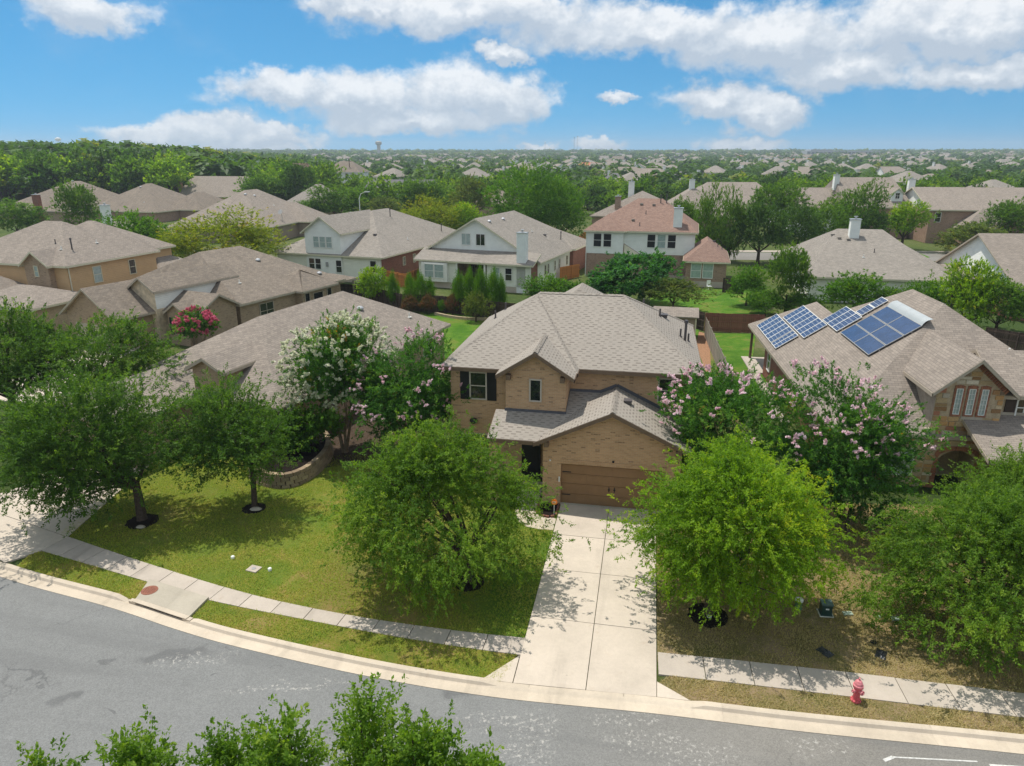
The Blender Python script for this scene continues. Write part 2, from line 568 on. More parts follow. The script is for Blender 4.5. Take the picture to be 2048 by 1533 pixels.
m_grass_yard = grass('grass_yard', (.24, .20, .08), (.085, .15, .025), (.15, .19, .04))
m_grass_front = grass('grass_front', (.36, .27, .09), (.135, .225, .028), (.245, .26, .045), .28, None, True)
m_grass_lush = grass('grass_lush', (.17, .2, .04), (.06, .155, .014), (.105, .21, .022))
m_grass_dry = grass('grass_dry', (.37, .28, .14), (.17, .165, .05), (.28, .225, .095), .5, (.40, .29, .175))
m_grass_verge = grass('grass_verge', (.36, .27, .10), (.14, .20, .028), (.27, .245, .048), .6)
m_ground = grass('ground_cover', (.16, .15, .075), (.05, .085, .022), (.10, .13, .035), .05)


def asphalt():
    m, t = new_mat('asphalt')
    geo = t.n('ShaderNodeNewGeometry').outputs['Position']
    a = t.noise(geo, .22, 5, .6)
    b = t.noise(geo, 2.6, 5, .65)
    g = t.noise(geo, 60, 3, .75)
    v = t.n('ShaderNodeTexVoronoi', {'Vector': geo, 'Scale': 34.0}).outputs['Color']
    vs = t.n('ShaderNodeSeparateColor', {0: v}).outputs[0]
    k = t.m('ADD', t.m('MULTIPLY', a, .35), t.m('ADD', t.m('MULTIPLY', b, .22), t.m('ADD', t.m('MULTIPLY', g, .55), t.m('MULTIPLY', vs, .3))))
    k = t.m('ADD', k, .27)
    base = t.mix(t.smooth(t.n('ShaderNodeSeparateXYZ', {0: geo}).outputs[0], -2, 9), (.205, .207, .200, 1), (.225, .212, .19, 1))
    col = t.mix(1.0, base, t.n('ShaderNodeCombineColor', {0: k, 1: k, 2: k}).outputs[0], 'MULTIPLY')
    warp = t.vm('MULTIPLY', t.vm('SUBTRACT', t.n('ShaderNodeTexNoise', {'Vector': geo, 'Scale': 1.6, 'Detail': 4.0}).outputs['Color'], (.5, .5, .5)), (1.1, 1.1, 0))
    q = t.vm('ADD', geo, warp)

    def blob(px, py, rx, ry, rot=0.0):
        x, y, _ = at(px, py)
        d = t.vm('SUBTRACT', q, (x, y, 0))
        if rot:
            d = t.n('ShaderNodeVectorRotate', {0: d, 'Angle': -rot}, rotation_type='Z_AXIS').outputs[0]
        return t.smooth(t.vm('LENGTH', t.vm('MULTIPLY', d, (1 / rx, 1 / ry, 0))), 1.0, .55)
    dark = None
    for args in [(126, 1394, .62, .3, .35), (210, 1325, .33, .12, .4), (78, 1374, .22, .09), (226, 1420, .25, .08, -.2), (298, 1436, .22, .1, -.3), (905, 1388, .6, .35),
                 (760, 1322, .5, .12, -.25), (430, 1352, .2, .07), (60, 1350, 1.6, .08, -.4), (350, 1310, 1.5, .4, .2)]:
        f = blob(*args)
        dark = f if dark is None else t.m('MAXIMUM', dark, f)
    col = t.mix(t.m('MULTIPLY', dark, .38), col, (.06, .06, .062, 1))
    pale = None
    for args in [(395, 1318, 1.7, .45, .15), (560, 1375, 2.6, .3, .1), (1070, 1460, 1.0, 1.1, .2), (1050, 1510, 1.0, .6), (1640, 1490, 1.3, .45), (1350, 1500, 2.5, .8, -.2), (980, 1440, 1.3, .5), (1250, 1440, 1.5, .4)]:
        f = blob(*args)
        pale = f if pale is None else t.m('MAXIMUM', pale, f)
    fl = t.smooth(t.noise(geo, 7.5, 6, .75), .52, .66)
    col = t.mix(t.m('MULTIPLY', t.m('MULTIPLY', pale, fl), .9), col, (.46, .44, .40, 1))
    lane = t.noise(t.vm('MULTIPLY', t.n('ShaderNodeVectorRotate', {0: geo, 'Angle': .2}, rotation_type='Z_AXIS').outputs[0], (.06, .75, 1)), 1.0, 3, .6)
    col = t.mix(t.m('MULTIPLY', t.smooth(lane, .5, .68), .28), col, (.13, .13, .128, 1))
    speck = t.m('MULTIPLY', t.smooth(t.noise(geo, 17, 3, .7), .70, .76), .55)
    col = t.mix(speck, col, (.40, .37, .31, 1))
    crack = t.n('ShaderNodeTexVoronoi', {'Vector': t.vm('ADD', q, (3, 1, 0)), 'Scale': .22}, feature='DISTANCE_TO_EDGE').outputs[0]
    cr = t.m('MULTIPLY', t.m('SUBTRACT', 1.0, t.smooth(crack, .002, .007)), t.smooth(t.noise(geo, .4, 3), .5, .6))
    col = t.mix(t.m('MULTIPLY', cr, .25), col, (.05, .05, .05, 1))
    finish(t, col, .9, g, .5, .012, .2)
    return m


m_asphalt = asphalt()

m_leaf_oak = leafmat('leaf_oak', [(0, (0.034, 0.079, 0.013)), (.5, (0.079, 0.166, 0.024)), (1, (0.166, 0.259, 0.035))], 0.45)
m_leaf_oakl = leafmat('leaf_oak_light', [(0, (0.057, 0.125, 0.014)), (.5, (0.132, 0.235, 0.025)), (1, (0.252, 0.332, 0.039))], 0.46)
m_leaf_elm = leafmat('leaf_elm', [(0, (0.081, 0.167, 0.011)), (.45, (0.177, 0.306, 0.017)), (.8, (0.291, 0.382, 0.019)), (1, (0.408, 0.392, 0.016))], 0.46)
m_leaf_crape = leafmat('leaf_crape', [(0, (0.028, 0.092, 0.016)), (.55, (0.071, 0.189, 0.028)), (.93, (0.161, 0.276, 0.039)), (1, (0.344, 0.172, 0.023))], 0.44)
m_leaf_mid = leafmat('leaf_mid', [(0, (0.041, 0.102, 0.013)), (.5, (0.092, 0.189, 0.022)), (1, (0.189, 0.277, 0.035))], 0.44)
m_leaf_bright = leafmat('leaf_bright', [(0, (0.043, 0.119, 0.009)), (.5, (0.085, 0.200, 0.014)), (1, (0.162, 0.264, 0.020))], 0.44)
m_leaf_dark = leafmat('leaf_dark', [(0, (0.025, 0.067, 0.014)), (.5, (0.056, 0.124, 0.022)), (1, (0.112, 0.189, 0.035))], 0.40)
m_leaf_yellow = leafmat('leaf_yellow', [(0, (0.099, 0.162, 0.011)), (.5, (0.198, 0.252, 0.013)), (.85, (0.324, 0.324, 0.016)), (1, (0.468, 0.243, 0.063))], 0.44)
m_leaf_fig = leafmat('leaf_fig', [(0, (0.022, 0.088, 0.022)), (.5, (0.053, 0.169, 0.040)), (1, (0.112, 0.250, 0.062))], 0.42)
m_leaf_olive = leafmat('leaf_olive', [(0, (.065, .105, .022)), (.5, (.125, .175, .036)), (1, (.22, .20, .055))], .42)
m_leaf_red = leafmat('leaf_reddish', [(0, (.05, .055, .02)), (.45, (.12, .085, .035)), (1, (.33, .07, .045))], .3)
m_leaf_far = leafmat('leaf_far', [(0, (0.025, 0.066, 0.013)), (.4, (0.060, 0.127, 0.020)), (.8, (0.117, 0.196, 0.029)), (1, (0.215, 0.235, 0.034))], 0.34)
m_bl_white = leafmat('blossom_white', [(0, (.70, .71, .48)), (1, (.88, .88, .74))], .3, (1, 1, .9))
m_bl_pink = leafmat('blossom_pink', [(0, (.82, .54, .58)), (1, (.93, .78, .80))], .3, (1, .9, 1))
m_bl_red = leafmat('blossom_red', [(0, (.66, .12, .22)), (1, (.86, .32, .40))], .3, (1, .8, .9))


def solar_mat(name, cell, line, n, m_):
    """cells of a photovoltaic module: printed grid on the flat face (uv in metres)"""
    m, t = new_mat(name)
    uv = t.n('ShaderNodeUVMap').outputs[0]
    br = t.n('ShaderNodeTexBrick', {'Vector': uv, 'Color1': c4(cell), 'Color2': c4(scale_c(cell, 1.35)), 'Mortar': c4(line), 'Scale': 1.0,
                                    'Mortar Size': .012, 'Brick Width': n, 'Row Height': m_}, offset=0.0)
    finish(t, br.outputs[0], .12, None, spec=.7)
    return m


m_pv = solar_mat('pv_cells', (.022, .035, .085), (.42, .45, .48), .30, .30)
m_therm = plain('pool_heater_blue', (.025, .055, .13), .16, .25, 1.2, .7)

# ------------------------------------------------------------------ ground, road, kerb, walks
def ground():
    rs = [0, 8, 20, 40, 80, 130, 200, 300, 420, 560, 750, 1000, 1350, 1800, 2400, 3100, 4200]
    n = 72
    b = MB()
    vs = [(0, 0, -.03)]
    for r in rs[1:]:
        for k in range(n):
            a = 2 * math.pi * k / n
            x, y = r * math.sin(a), r * math.cos(a)
            vs.append((x, y, terr(x, y) - .03))
    b.v = vs
    for k in range(n):
        b.f.append((0, 1 + (k + 1) % n, 1 + k))
        b.mi.append(0)
    for i in range(len(rs) - 2):
        for k in range(n):
            p, q = 1 + i * n + k, 1 + i * n + (k + 1) % n
            b.f.append((p, q, q + n, p + n))
            b.mi.append(0)
    o = b.build('ground', m_ground)
    for p in o.data.polygons:
        pass
    tag(o, 'green and brown ground between the yards running out to the horizon', 'ground', kind='structure')


ground()
KERB = catmull([(-48, 41.5), (-38, 35.4), (-30, 30.5), (-21.44, 25.97), (-14.93, 23.5), (-11.85, 22.2), (-9.32, 21.26), (-4.61, 19.83), (-.39, 18.88), (4.34, 18.22), (8.78, 17.48), (15.02, 16.61), (24, 15.2), (36, 13.4), (50, 11.5)], 8)
YAW = math.radians(-10.8)
GO = at(1121, 1009)
GC, GS = math.cos(YAW), math.sin(YAW)


def ml(x, y, z=0.0):
    """main lot frame -> world"""
    return GO[0] + x * GC - y * GS, GO[1] + x * GS + y * GC, z


def normals(pl):
    out = []
    for i in range(len(pl)):
        d = (pl[min(i + 1, len(pl) - 1)] - pl[max(i - 1, 0)]).normalized()
        out.append(Vector((d.y, -d.x)))   # towards the road
    return out


def build_road():
    nr = normals(KERB)
    b = MB()
    for i in range(len(KERB) - 1):
        a0, a1 = KERB[i] + nr[i] * .68, KERB[i + 1] + nr[i + 1] * .68
        prev = None
        b0, b1 = KERB[i] + nr[i] * 9.6, KERB[i + 1] + nr[i + 1] * 9.6
        b.poly([(b0.x, b0.y, -.02), (b1.x, b1.y, -.02), (a1.x, a1.y, -.012), (a0.x, a0.y, -.012)])
    tag(b.build('road', m_asphalt), 'grey asphalt street curving along the bottom of the view', 'road', kind='structure')
    far = MB()
    far.poly([(at(1440, 520)[0], at(1440, 520)[1], .0), (at(1640, 512)[0] + 60, at(1640, 512)[1] - 8, .0), (at(1640, 500)[0] + 64, at(1640, 500)[1] - 6, .0), (at(1440, 505)[0], at(1440, 505)[1], .0)])
    tag(far.build('back_road', m_asphalt), 'grey back street between the rear houses and the row of trees', 'road', kind='structure')
    fk = MB()
    fk.poly([(at(1440, 504)[0], at(1440, 504)[1], .01), (at(1640, 499)[0] + 64, at(1640, 499)[1] - 6, .01), (at(1640, 496)[0] + 64, at(1640, 496)[1] - 6, .01), (at(1440, 501)[0], at(1440, 501)[1], .01)])
    tag(fk.build('back_sidewalk', m_walk), 'pale footpath along the back street', 'sidewalk', kind='structure')


build_road()


def build_kerb():
    root = thing('kerb', 'pale concrete kerb and gutter along the near edge of the lawns', 'kerb')
    tag(root, kind='structure')
    pl = resample(KERB, .5)
    nr = normals(pl)
    # kerb profile: (offset towards the road, height)
    full = [(-.02, -.05), (0, .10), (.13, .105), (.19, .09), (.25, .0), (.30, -.012), (.68, .008), (.68, -.06)]
    low = [(-.02, -.05), (0, .035), (.13, .035), (.2, .02), (.27, -.006), (.30, -.012), (.68, .008), (.68, -.06)]
    seg = 6
    i = 0
    while i + 1 < len(pl):
        j = min(i + seg, len(pl) - 1)
        b = MB()
        k0 = len(b.v)
        ids = list(range(i, j + 1))
        for q, idx in enumerate(ids):
            p, n_ = pl[idx], nr[idx]
            t = Vector((-n_.y, n_.x))
            sh = .006 if q == 0 else (-.006 if q == len(ids) - 1 else 0)
            x = p.x
            isdrive = (-.9 < x < 5.6) or (-26.5 < x < -21.0)
            inlet = -14.75 < x < -11.75
            for (o, z) in (low if isdrive else full):
                pt = p + n_ * o - t * sh
                zz = z
                if inlet and z > .02:
                    zz = -.02
                b.v.append((pt.x, pt.y, zz))
        m = len(full)
        for q in range(len(ids) - 1):
            for k in range(m - 1):
                a = k0 + q * m + k
                b.f.append((a + 1, a, a + m, a + m + 1))
                b.mi.append(0)
        b.f.append(tuple(range(k0, k0 + m)))
        b.f.append(tuple(reversed(range(k0 + (len(ids) - 1) * m, k0 + len(ids) * m))))
        b.mi += [0, 0]
        b.build('kerb_segment', m_kerb, root)
        i = j


build_kerb()


def on_curve(pts):
    return catmull(pts, 16)


def band_slabs(name, label, back, front, width, mat, z0, z1, gap=.014):
    root = thing(name, label, 'sidewalk')
    tag(root, kind='structure')
    b_, f_ = on_curve(back), on_curve(front)
    L = sum((q - p).length for p, q in zip(b_, b_[1:]))
    n = max(2, int(L / width))

    def param(pl, t):
        tot = sum((q - p).length for p, q in zip(pl, pl[1:]))
        s = t * tot
        for p, q in zip(pl, pl[1:]):
            l = (q - p).length
            if s <= l:
                return p + (q - p) * (s / l)
            s -= l
        return pl[-1]
    for k in range(n):
        e = gap / L
        p0, p1 = param(b_, k / n + e), param(b_, (k + 1) / n - e)
        q0, q1 = param(f_, k / n + e), param(f_, (k + 1) / n - e)
        b = MB()
        dz = RNG.uniform(-.004, .004)
        b.prism([(q0.x, q0.y), (q1.x, q1.y), (p1.x, p1.y), (p0.x, p0.y)], z0, z1 + dz)
        b.build('slab', mat, root)
    return root


WALK_BACK_L = [(-20.0, 28.1), (-15.06, 25.78), (-10.16, 23.67), (-6, 22.35), (-2.2, 21.49), (.50, 21.05)]
WALK_FRONT_L = [(-20.5, 26.95), (-14.55, 24.51), (-11.77, 23.34), (-5.83, 21.6), (-2.16, 20.67), (.33, 20.16)]
WALK_BACK_R = [(4.98, 20.30), (8.03, 19.82), (11.15, 19.3), (14.1, 18.75), (20, 17.7), (32, 15.9), (44, 14.2)]
WALK_FRONT_R = [(4.80, 19.22), (7.9, 18.7), (11.0, 18.15), (14, 17.62), (20, 16.6), (32, 14.9), (44, 13.2)]
band_slabs('sidewalk', 'pale concrete sidewalk of square slabs in front of the left lawn', WALK_BACK_L, WALK_FRONT_L, 1.3, m_walk, -.03, .035)
band_slabs('sidewalk', 'shaded concrete sidewalk of square slabs beside the hydrant', WALK_BACK_R, WALK_FRONT_R, 1.5, m_walk, -.03, .035)


def sheet(name, pts, mat, label, cat, z=.004, kind='structure'):
    b = MB()
    b.prism([(p[0], p[1]) for p in pts], -.05, z)
    return tag(b.build(name, mat), label, cat, kind=kind)


kb = [(p.x, p.y) for p in KERB]


def kslice(x0, x1):
    return [p for p in kb if x0 <= p[0] <= x1]


# lawns
left_lawn = [at(200, 1000)[:2], (-20.3, 28.2)] + [(p.x, p.y) for p in on_curve(WALK_BACK_L)][1:-1] + [ml(.0, -10.4)[:2], ml(.0, 0)[:2], ml(-6.5, 2.5)[:2], at(690, 880)[:2], at(560, 960)[:2], at(430, 900)[:2], at(330, 900)[:2]]
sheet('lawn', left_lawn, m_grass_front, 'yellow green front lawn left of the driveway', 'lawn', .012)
sheet('verge', [(-20.6, 26.8)] + [(p.x, p.y) for p in on_curve(WALK_FRONT_L)][1:-1] + [ml(-.1, -11.2)[:2]] + list(reversed(kslice(-20.9, .1))), m_grass_verge, 'grass strip between the left sidewalk and the kerb', 'verge', .010)
right_lawn = [ml(4.6, -.2)[:2], ml(4.6, -10.6)[:2]] + [(p.x, p.y) for p in on_curve(WALK_BACK_R)][2:] + [(46, 28), (20, 31), ml(9, 2)[:2]]
sheet('lawn', right_lawn, m_grass_dry, 'dry brown front lawn right of the driveway under the elm', 'lawn', .012)
sheet('verge', [ml(4.6, -11.6)[:2]] + [(p.x, p.y) for p in on_curve(WALK_FRONT_R)][2:] + list(reversed(kslice(5.0, 44))), m_grass_dry, 'worn dry grass strip with the hydrant along the kerb', 'verge', .010)
sheet('back_lawn', [ml(-7, 14)[:2], ml(6.5, 14)[:2], at(1398, 660)[:2], at(1300, 625)[:2], at(1060, 622)[:2], at(880, 625)[:2], at(800, 640)[:2]], m_grass_lush, 'bright green back lawn of the tan brick house', 'lawn', .012)
sheet('side_lawn', [at(1390, 690)[:2], ml(6.6, 2)[:2], ml(9.6, 2)[:2], at(1470, 800)[:2], at(1463, 745)[:2], at(1412, 665)[:2]], m_grass_yard, 'patchy side yard between the tan house and the wooden fence', 'lawn', .012)
sheet('side_lawn', [at(1476, 800)[:2], at(1426, 667)[:2], at(1512, 668)[:2], at(1505, 720)[:2], at(1560, 805)[:2]], m_grass_lush, 'bright green strip of lawn beside the house with solar panels', 'lawn', .012)
sheet('rear_lawn', [at(1300, 612)[:2], at(1400, 628)[:2], at(1530, 628)[:2], at(1500, 578)[:2], at(1300, 578)[:2]], m_grass_lush, 'light green yard behind the house with the reddish roof', 'lawn', .012)
sheet('rear_lawn', [at(1770, 480)[:2], at(1860, 515)[:2], at(1800, 530)[:2], at(1700, 500)[:2]], m_grass_lush, 'green corner lawn beside the back street', 'lawn', .012)
sheet('soil_bed', [ml(8.6, 20)[:2], at(1392, 690)[:2], at(1398, 664)[:2], at(1412, 668)[:2], at(1420, 692)[:2]], m_soil, 'strip of bare reddish soil between shed and fence', 'soil', .018)


def build_driveway():
    root = thing('driveway', 'pale concrete driveway of large slabs leading to the brown garage door', 'driveway')
    tag(root, kind='structure')
    rows = [-.02, -2.95, -5.75, -9.0, -12.05]

    def foot(lx):
        """local y at which a line down the drive reaches the back of the kerb"""
        y = -10.0
        while y > -14:
            wx, wy, _ = ml(lx, y)
            for p, q in zip(KERB, KERB[1:]):
                if p.x <= wx <= q.x:
                    if wy < p.y + (q.y - p.y) * (wx - p.x) / (q.x - p.x) + .015:
                        return y
            y -= .01
        return y
    for k in range(4):
        y1, y0 = rows[k], rows[k + 1]
        for (x0, x1) in ((.02, 2.335), (2.36, 4.56)):
            e = .012
            b = MB()
            ya, yb = (foot(x0), foot(x1)) if k == 3 else (y0 + e, y0 + e)
            b.prism([ml(x0, ya)[:2], ml(x1, yb)[:2], ml(x1, y1 - e)[:2], ml(x0, y1 - e)[:2]], -.04, .04 + RNG.uniform(-.003, .003))
            b.build('slab', m_concrete, root)
    b = MB()
    b.prism([ml(-.01, -11.2)[:2], ml(-1.0, foot(-1.0))[:2], ml(-.01, foot(-.01))[:2]], -.04, .038)
    b.build('slab', m_concrete, root)
    b = MB()
    b.prism([ml(4.58, -11.6)[:2], ml(4.58, foot(4.58))[:2], ml(5.6, foot(5.6))[:2]], -.04, .038)
    b.build('slab', m_concrete, root)
    b = MB()
    b.prism([ml(-.02, -.02)[:2], ml(4.88, -.02)[:2], ml(4.88, .13)[:2], ml(-.02, .13)[:2]], -.03, .06)
    b.build('threshold', m_inlet, root)
    w = thing('front_walk', 'short curved concrete walk from the driveway to the front door', 'walk')
    tag(w, kind='structure')
    b = MB()
    pts = [ml(-.02, -2.6), ml(-.7, -2.62), ml(-1.25, -2.5), ml(-1.7, -2.1), ml(-2.0, -1.4), ml(-2.2, .3), ml(-2.2, 2.2), ml(-1.1, 2.2), ml(-1.1, -.9), ml(-.02, -1.55)]
    b.prism([p[:2] for p in reversed(pts)], -.03, .036)
    b.build('slab', m_concrete, w)
    d = thing('neighbour_driveway', 'wide concrete driveway of the left neighbour under the oaks', 'driveway')
    tag(d, kind='structure')
    quads = [[at(10, 1127), at(80, 1104), at(135, 1076), at(0, 1030), at(-60, 1080)],
             [at(0, 1029), at(136, 1075), at(212, 1008), at(60, 970)],
             [at(61, 969), at(213, 1007), at(330, 905), at(180, 880)],
             [at(181, 879), at(331, 904), at(420, 840), at(290, 800)],
             [at(-60, 1079), at(0, 1029), at(60, 970), at(-40, 1000)]]
    for q in quads:
        b = MB()
        b.prism([p[:2] for p in q], -.04, .04)
        b.build('slab', m_concrete, d)
    d2 = thing('far_driveway', 'sunlit concrete drive glimpsed between the left oaks', 'driveway')
    tag(d2, kind='structure')
    for q in ([at(-40, 800), at(120, 810), at(210, 735), at(60, 740)], [at(60, 739), at(210, 734), at(290, 690), at(150, 690)]):
        b = MB()
        b.prism([p[:2] for p in q], -.04, .035)
        b.build('slab', m_concrete, d2)


build_driveway()

# ------------------------------------------------------------------ houses
class House:
    def __init__(self, name, label, px, z, yaw, roofm, trimm, cat='house', world_xy=None):
        o = at(px[0], px[1], z) if world_xy is None else (*world_xy, 0)
        self.root = thing(name, label, cat, (o[0], o[1], 0), math.radians(-yaw))
        self.roofm, self.trimm = roofm, trimm
        self.polys = []
        self.walls = {}
        self.roof = MB()
        self.trim = MB()

    def W(self, m):
        return self.walls.setdefault(m.name, (MB(), m))[0]

    def add_polys(self, polys, th=.05, fascia=True):
        self.polys += polys
        edges = {}
        for P in polys:
            n = len(P)
            self.roof.poly(P, 0)
            low = [(p[0], p[1], p[2] - th) for p in P]
            self.roof.poly(list(reversed(low)), 1)
            for i in range(n):
                a, b = P[i], P[(i + 1) % n]
                key = tuple(sorted([tuple(round(c, 2) for c in a), tuple(round(c, 2) for c in b)]))
                edges.setdefault(key, []).append((a, b))
        for key, lst in edges.items():
            if len(lst) > 1:
                continue
            a, b = Vector(lst[0][0]), Vector(lst[0][1])
            self.roof.poly([a - Vector((0, 0, th)), b - Vector((0, 0, th)), b, a], 0)
            if fascia:
                d = b - a
                h = Vector((d.y, -d.x, 0))
                if h.length < 1e-4:
                    continue
                h.normalize()
                o = h * .03
                dn1, dn2 = Vector((0, 0, -.022)), Vector((0, 0, -.21))
                q = [a + dn1 + o, b + dn1 + o, b + dn2 + o, a + dn2 + o]
                r = [a + dn1 - h * .004, b + dn1 - h * .004, b + dn2 - h * .004, a + dn2 - h * .004]
                self.trim.poly([q[3], q[2], q[1], q[0]])
                self.trim.poly([r[0], r[1], r[2], r[3]])
                self.trim.poly([q[0], q[1], r[1], r[0]])
                self.trim.poly([r[3], r[2], q[2], q[3]])

    def block(self, x0, x1, y0, y1, ze, zr, axis='y', i0=0.0, i1=0.0, oh=.42, z0=0.0, wall=None, gable=None, roof=True, fascia=True, skip=()):
        """eave rectangle x0..x1, y0..y1; i0,i1: hip inset at the low / high end of the ridge (0 = gable)"""
        if axis == 'y':
            c = (x0 + x1) / 2
            r0, r1 = (c, y0 + i0, zr), (c, y1 - i1, zr)
            A, B, C, D = (x0, y0, ze), (x1, y0, ze), (x1, y1, ze), (x0, y1, ze)
            polys = [[B, C, r1, r0], [D, A, r0, r1]]
            if i0:
                polys.append([A, B, r0])
            if i1:
                polys.append([C, D, r1])
            half = (x1 - x0) / 2
        else:
            c = (y0 + y1) / 2
            r0, r1 = (x0 + i0, c, zr), (x1 - i1, c, zr)
            A, B, C, D = (x0, y0, ze), (x1, y0, ze), (x1, y1, ze), (x0, y1, ze)
            polys = [[A, B, r1, r0], [C, D, r0, r1]]
            if i0:
                polys.append([D, A, r0])
            if i1:
                polys.append([B, C, r1])
            half = (y1 - y0) / 2
        if roof:
            self.add_polys(polys, fascia=fascia)
        if wall is None:
            return
        s = (zr - ze) / half
        X0, X1, Y0, Y1 = x0 + oh, x1 - oh, y0 + oh, y1 - oh
        zt = ze + s * oh - .06
        ztip = ze - .05
        wb = self.W(wall)
        gb = self.W(gable or wall)
        def side(a, b, end, inset):
            if end in skip:
                return
            ax, ay = a
            bx, by = b
            g = not inset
            if g:
                mx, my = ((ax + bx) / 2, (ay + by) / 2)
                pk = zr - .07
                if gable is None:
                    wb.poly([(ax, ay, z0), (bx, by, z0), (bx, by, zt), (mx, my, pk), (ax, ay, zt)])
                else:
                    wb.poly([(ax, ay, z0), (bx, by, z0), (bx, by, ztip), (ax, ay, ztip)])
                    gb.poly([(ax, ay, ztip), (bx, by, ztip), (bx, by, zt), (mx, my, pk), (ax, ay, zt)])
            else:
                wb.poly([(ax, ay, z0), (bx, by, z0), (bx, by, ztip + .02), (ax, ay, ztip + .02)])
        side((X0, Y0), (X1, Y0), '-y', i0 if axis == 'y' else 1)
        side((X1, Y1), (X0, Y1), '+y', i1 if axis == 'y' else 1)
        side((X1, Y0), (X1, Y1), '+x', i1 if axis == 'x' else 1)
        side((X0, Y1), (X0, Y0), '-x', i0 if axis == 'x' else 1)

    def zroof(self, x, y):
        best = None
        for P in self.polys:
            inside, n = False, len(P)
            for i in range(n):
                a, b = P[i], P[(i + 1) % n]
                if (a[1] > y) != (b[1] > y) and x < (b[0] - a[0]) * (y - a[1]) / (b[1] - a[1]) + a[0]:
                    inside = not inside
            if inside:
                p0, p1, p2 = Vector(P[0]), Vector(P[1]), Vector(P[2])
                nn = (p1 - p0).cross(p2 - p0)
                if abs(nn.z) > 1e-6:
                    z = p0.z - (nn.x * (x - p0.x) + nn.y * (y - p0.y)) / nn.z
                    best = z if best is None else max(best, z)
        return best if best is not None else 3.0

    def window(self, c, w, h, face='-y', pane=None, frame=None, nv=0, nh=1, shut=None, trim=.07, bar=.045):
        """c: centre on the wall plane; nv/nh: upright / level glazing bars"""
        ang = {'-y': 0, '+x': math.pi / 2, '+y': math.pi, '-x': -math.pi / 2}[face]
        M = Matrix.Translation(c) @ Matrix.Rotation(ang, 4, 'Z')
        b = MB()
        t = trim
        b.box((-w / 2 + t / 2, -.03, 0), (t, .07, h))
        b.box((w / 2 - t / 2, -.03, 0), (t, .07, h))
        b.box((0, -.03, h / 2 - t / 2), (w - 2 * t, .066, t))
        b.box((0, -.034, -h / 2 + t / 2), (w - 2 * t, .085, t))
        iw, ih = w - 2 * t, h - 2 * t
        for k in range(nh):
            b.box((0, -.025, -ih / 2 + ih * (k + 1) / (nh + 1)), (iw, .045, bar))
        for k in range(nv):
            b.box((-iw / 2 + iw * (k + 1) / (nv + 1), -.024, 0), (bar, .04, ih))
        f = b.build('window', frame or m_trim_white, self.root)
        f.matrix_local = M
        p = MB()
        p.box((0, -.008, 0), (iw + .01, .02, ih + .01))
        p.build('pane', pane or m_glass, f)
        if shut is not None:
            for s in (-1, 1):
                q = MB()
                sw = .48
                x = s * (w / 2 + sw / 2 + .01)
                q.box((x, -.02, 0), (sw, .035, h + .04))
                for k in (-1, 0, 1):
                    q.box((x, -.043, k * (h / 2 - .05)), (sw - .08, .012, .07))
                for k in (-1, 1):
                    q.box((x + k * (sw / 2 - .035), -.043, 0), (.06, .012, h))
                o = q.build('shutter', shut, f)
        return f

    def chimney(self, x, y, z0, z1, w, d, mat, capm=None):
        b = MB()
        b.box((x, y, (z0 + z1) / 2), (w, d, z1 - z0))
        o = b.build('chimney', mat, self.root)
        c = MB()
        c.box((x, y, z1 + .04), (w + .16, d + .16, .08))
        c.tube([(x, y, z1 + .08), (x, y, z1 + .32)], .14, 8)
        c.box((x, y, z1 + .36), (.42, .42, .06))
        c.build('chimney_cap', capm or m_metal, o)

    def vents(self, lst, mat=None):
        for (kind, x, y) in lst:
            z = self.zroof(x, y)
            b = MB()
            if kind == 'pipe':
                b.tube([(x, y, z - .1), (x, y, z + .45)], .05, 8)
                b.tube([(x, y, z - .02), (x, y, z + .06)], [.11, .06], 8)
                b.build('vent_pipe', m_pipe, self.root)
            elif kind == 'tall':
                b.tube([(x, y, z - .1), (x, y, z + 1.0)], .07, 8)
                b.tube([(x, y, z + 1.0), (x, y, z + 1.15)], [.12, .10], 8)
                b.build('vent_pipe', m_pipe, self.root)
            elif kind == 'white':
                b.tube([(x, y, z - .1), (x, y, z + .35)], .05, 8)
                b.box((x, y, z + .02), (.3, .3, .05))
                b.build('vent_pipe', m_trim_white, self.root)
            elif kind == 'dome':
                b.lathe((x, y, z + .02), [(.28, 0), (.27, .1), (.17, .2), (.02, .24)], 12)
                b.build('roof_vent', m_metal, self.root)
            else:
                b.box((x, y, z + .06), (.36, .36, .16))
                b.box((x, y, z + .16), (.42, .42, .05))
                b.build('roof_vent', m_pipe if kind == 'box' else m_roof_grey, self.root)

    def done(self):
        if self.roof.f:
            self.roof.build('roof', [self.roofm, self.trimm], self.root)
        if self.trim.f:
            self.trim.build('fascia', self.trimm, self.root)
        for (b, m) in self.walls.values():
            b.build('wall', m, self.root)

    def downspout(self, x, y, z, m=None):
        b = MB()
        b.box((x, y, z / 2), (.08, .08, z))
        b.build('downspout', m or m_trim_white, self.root)


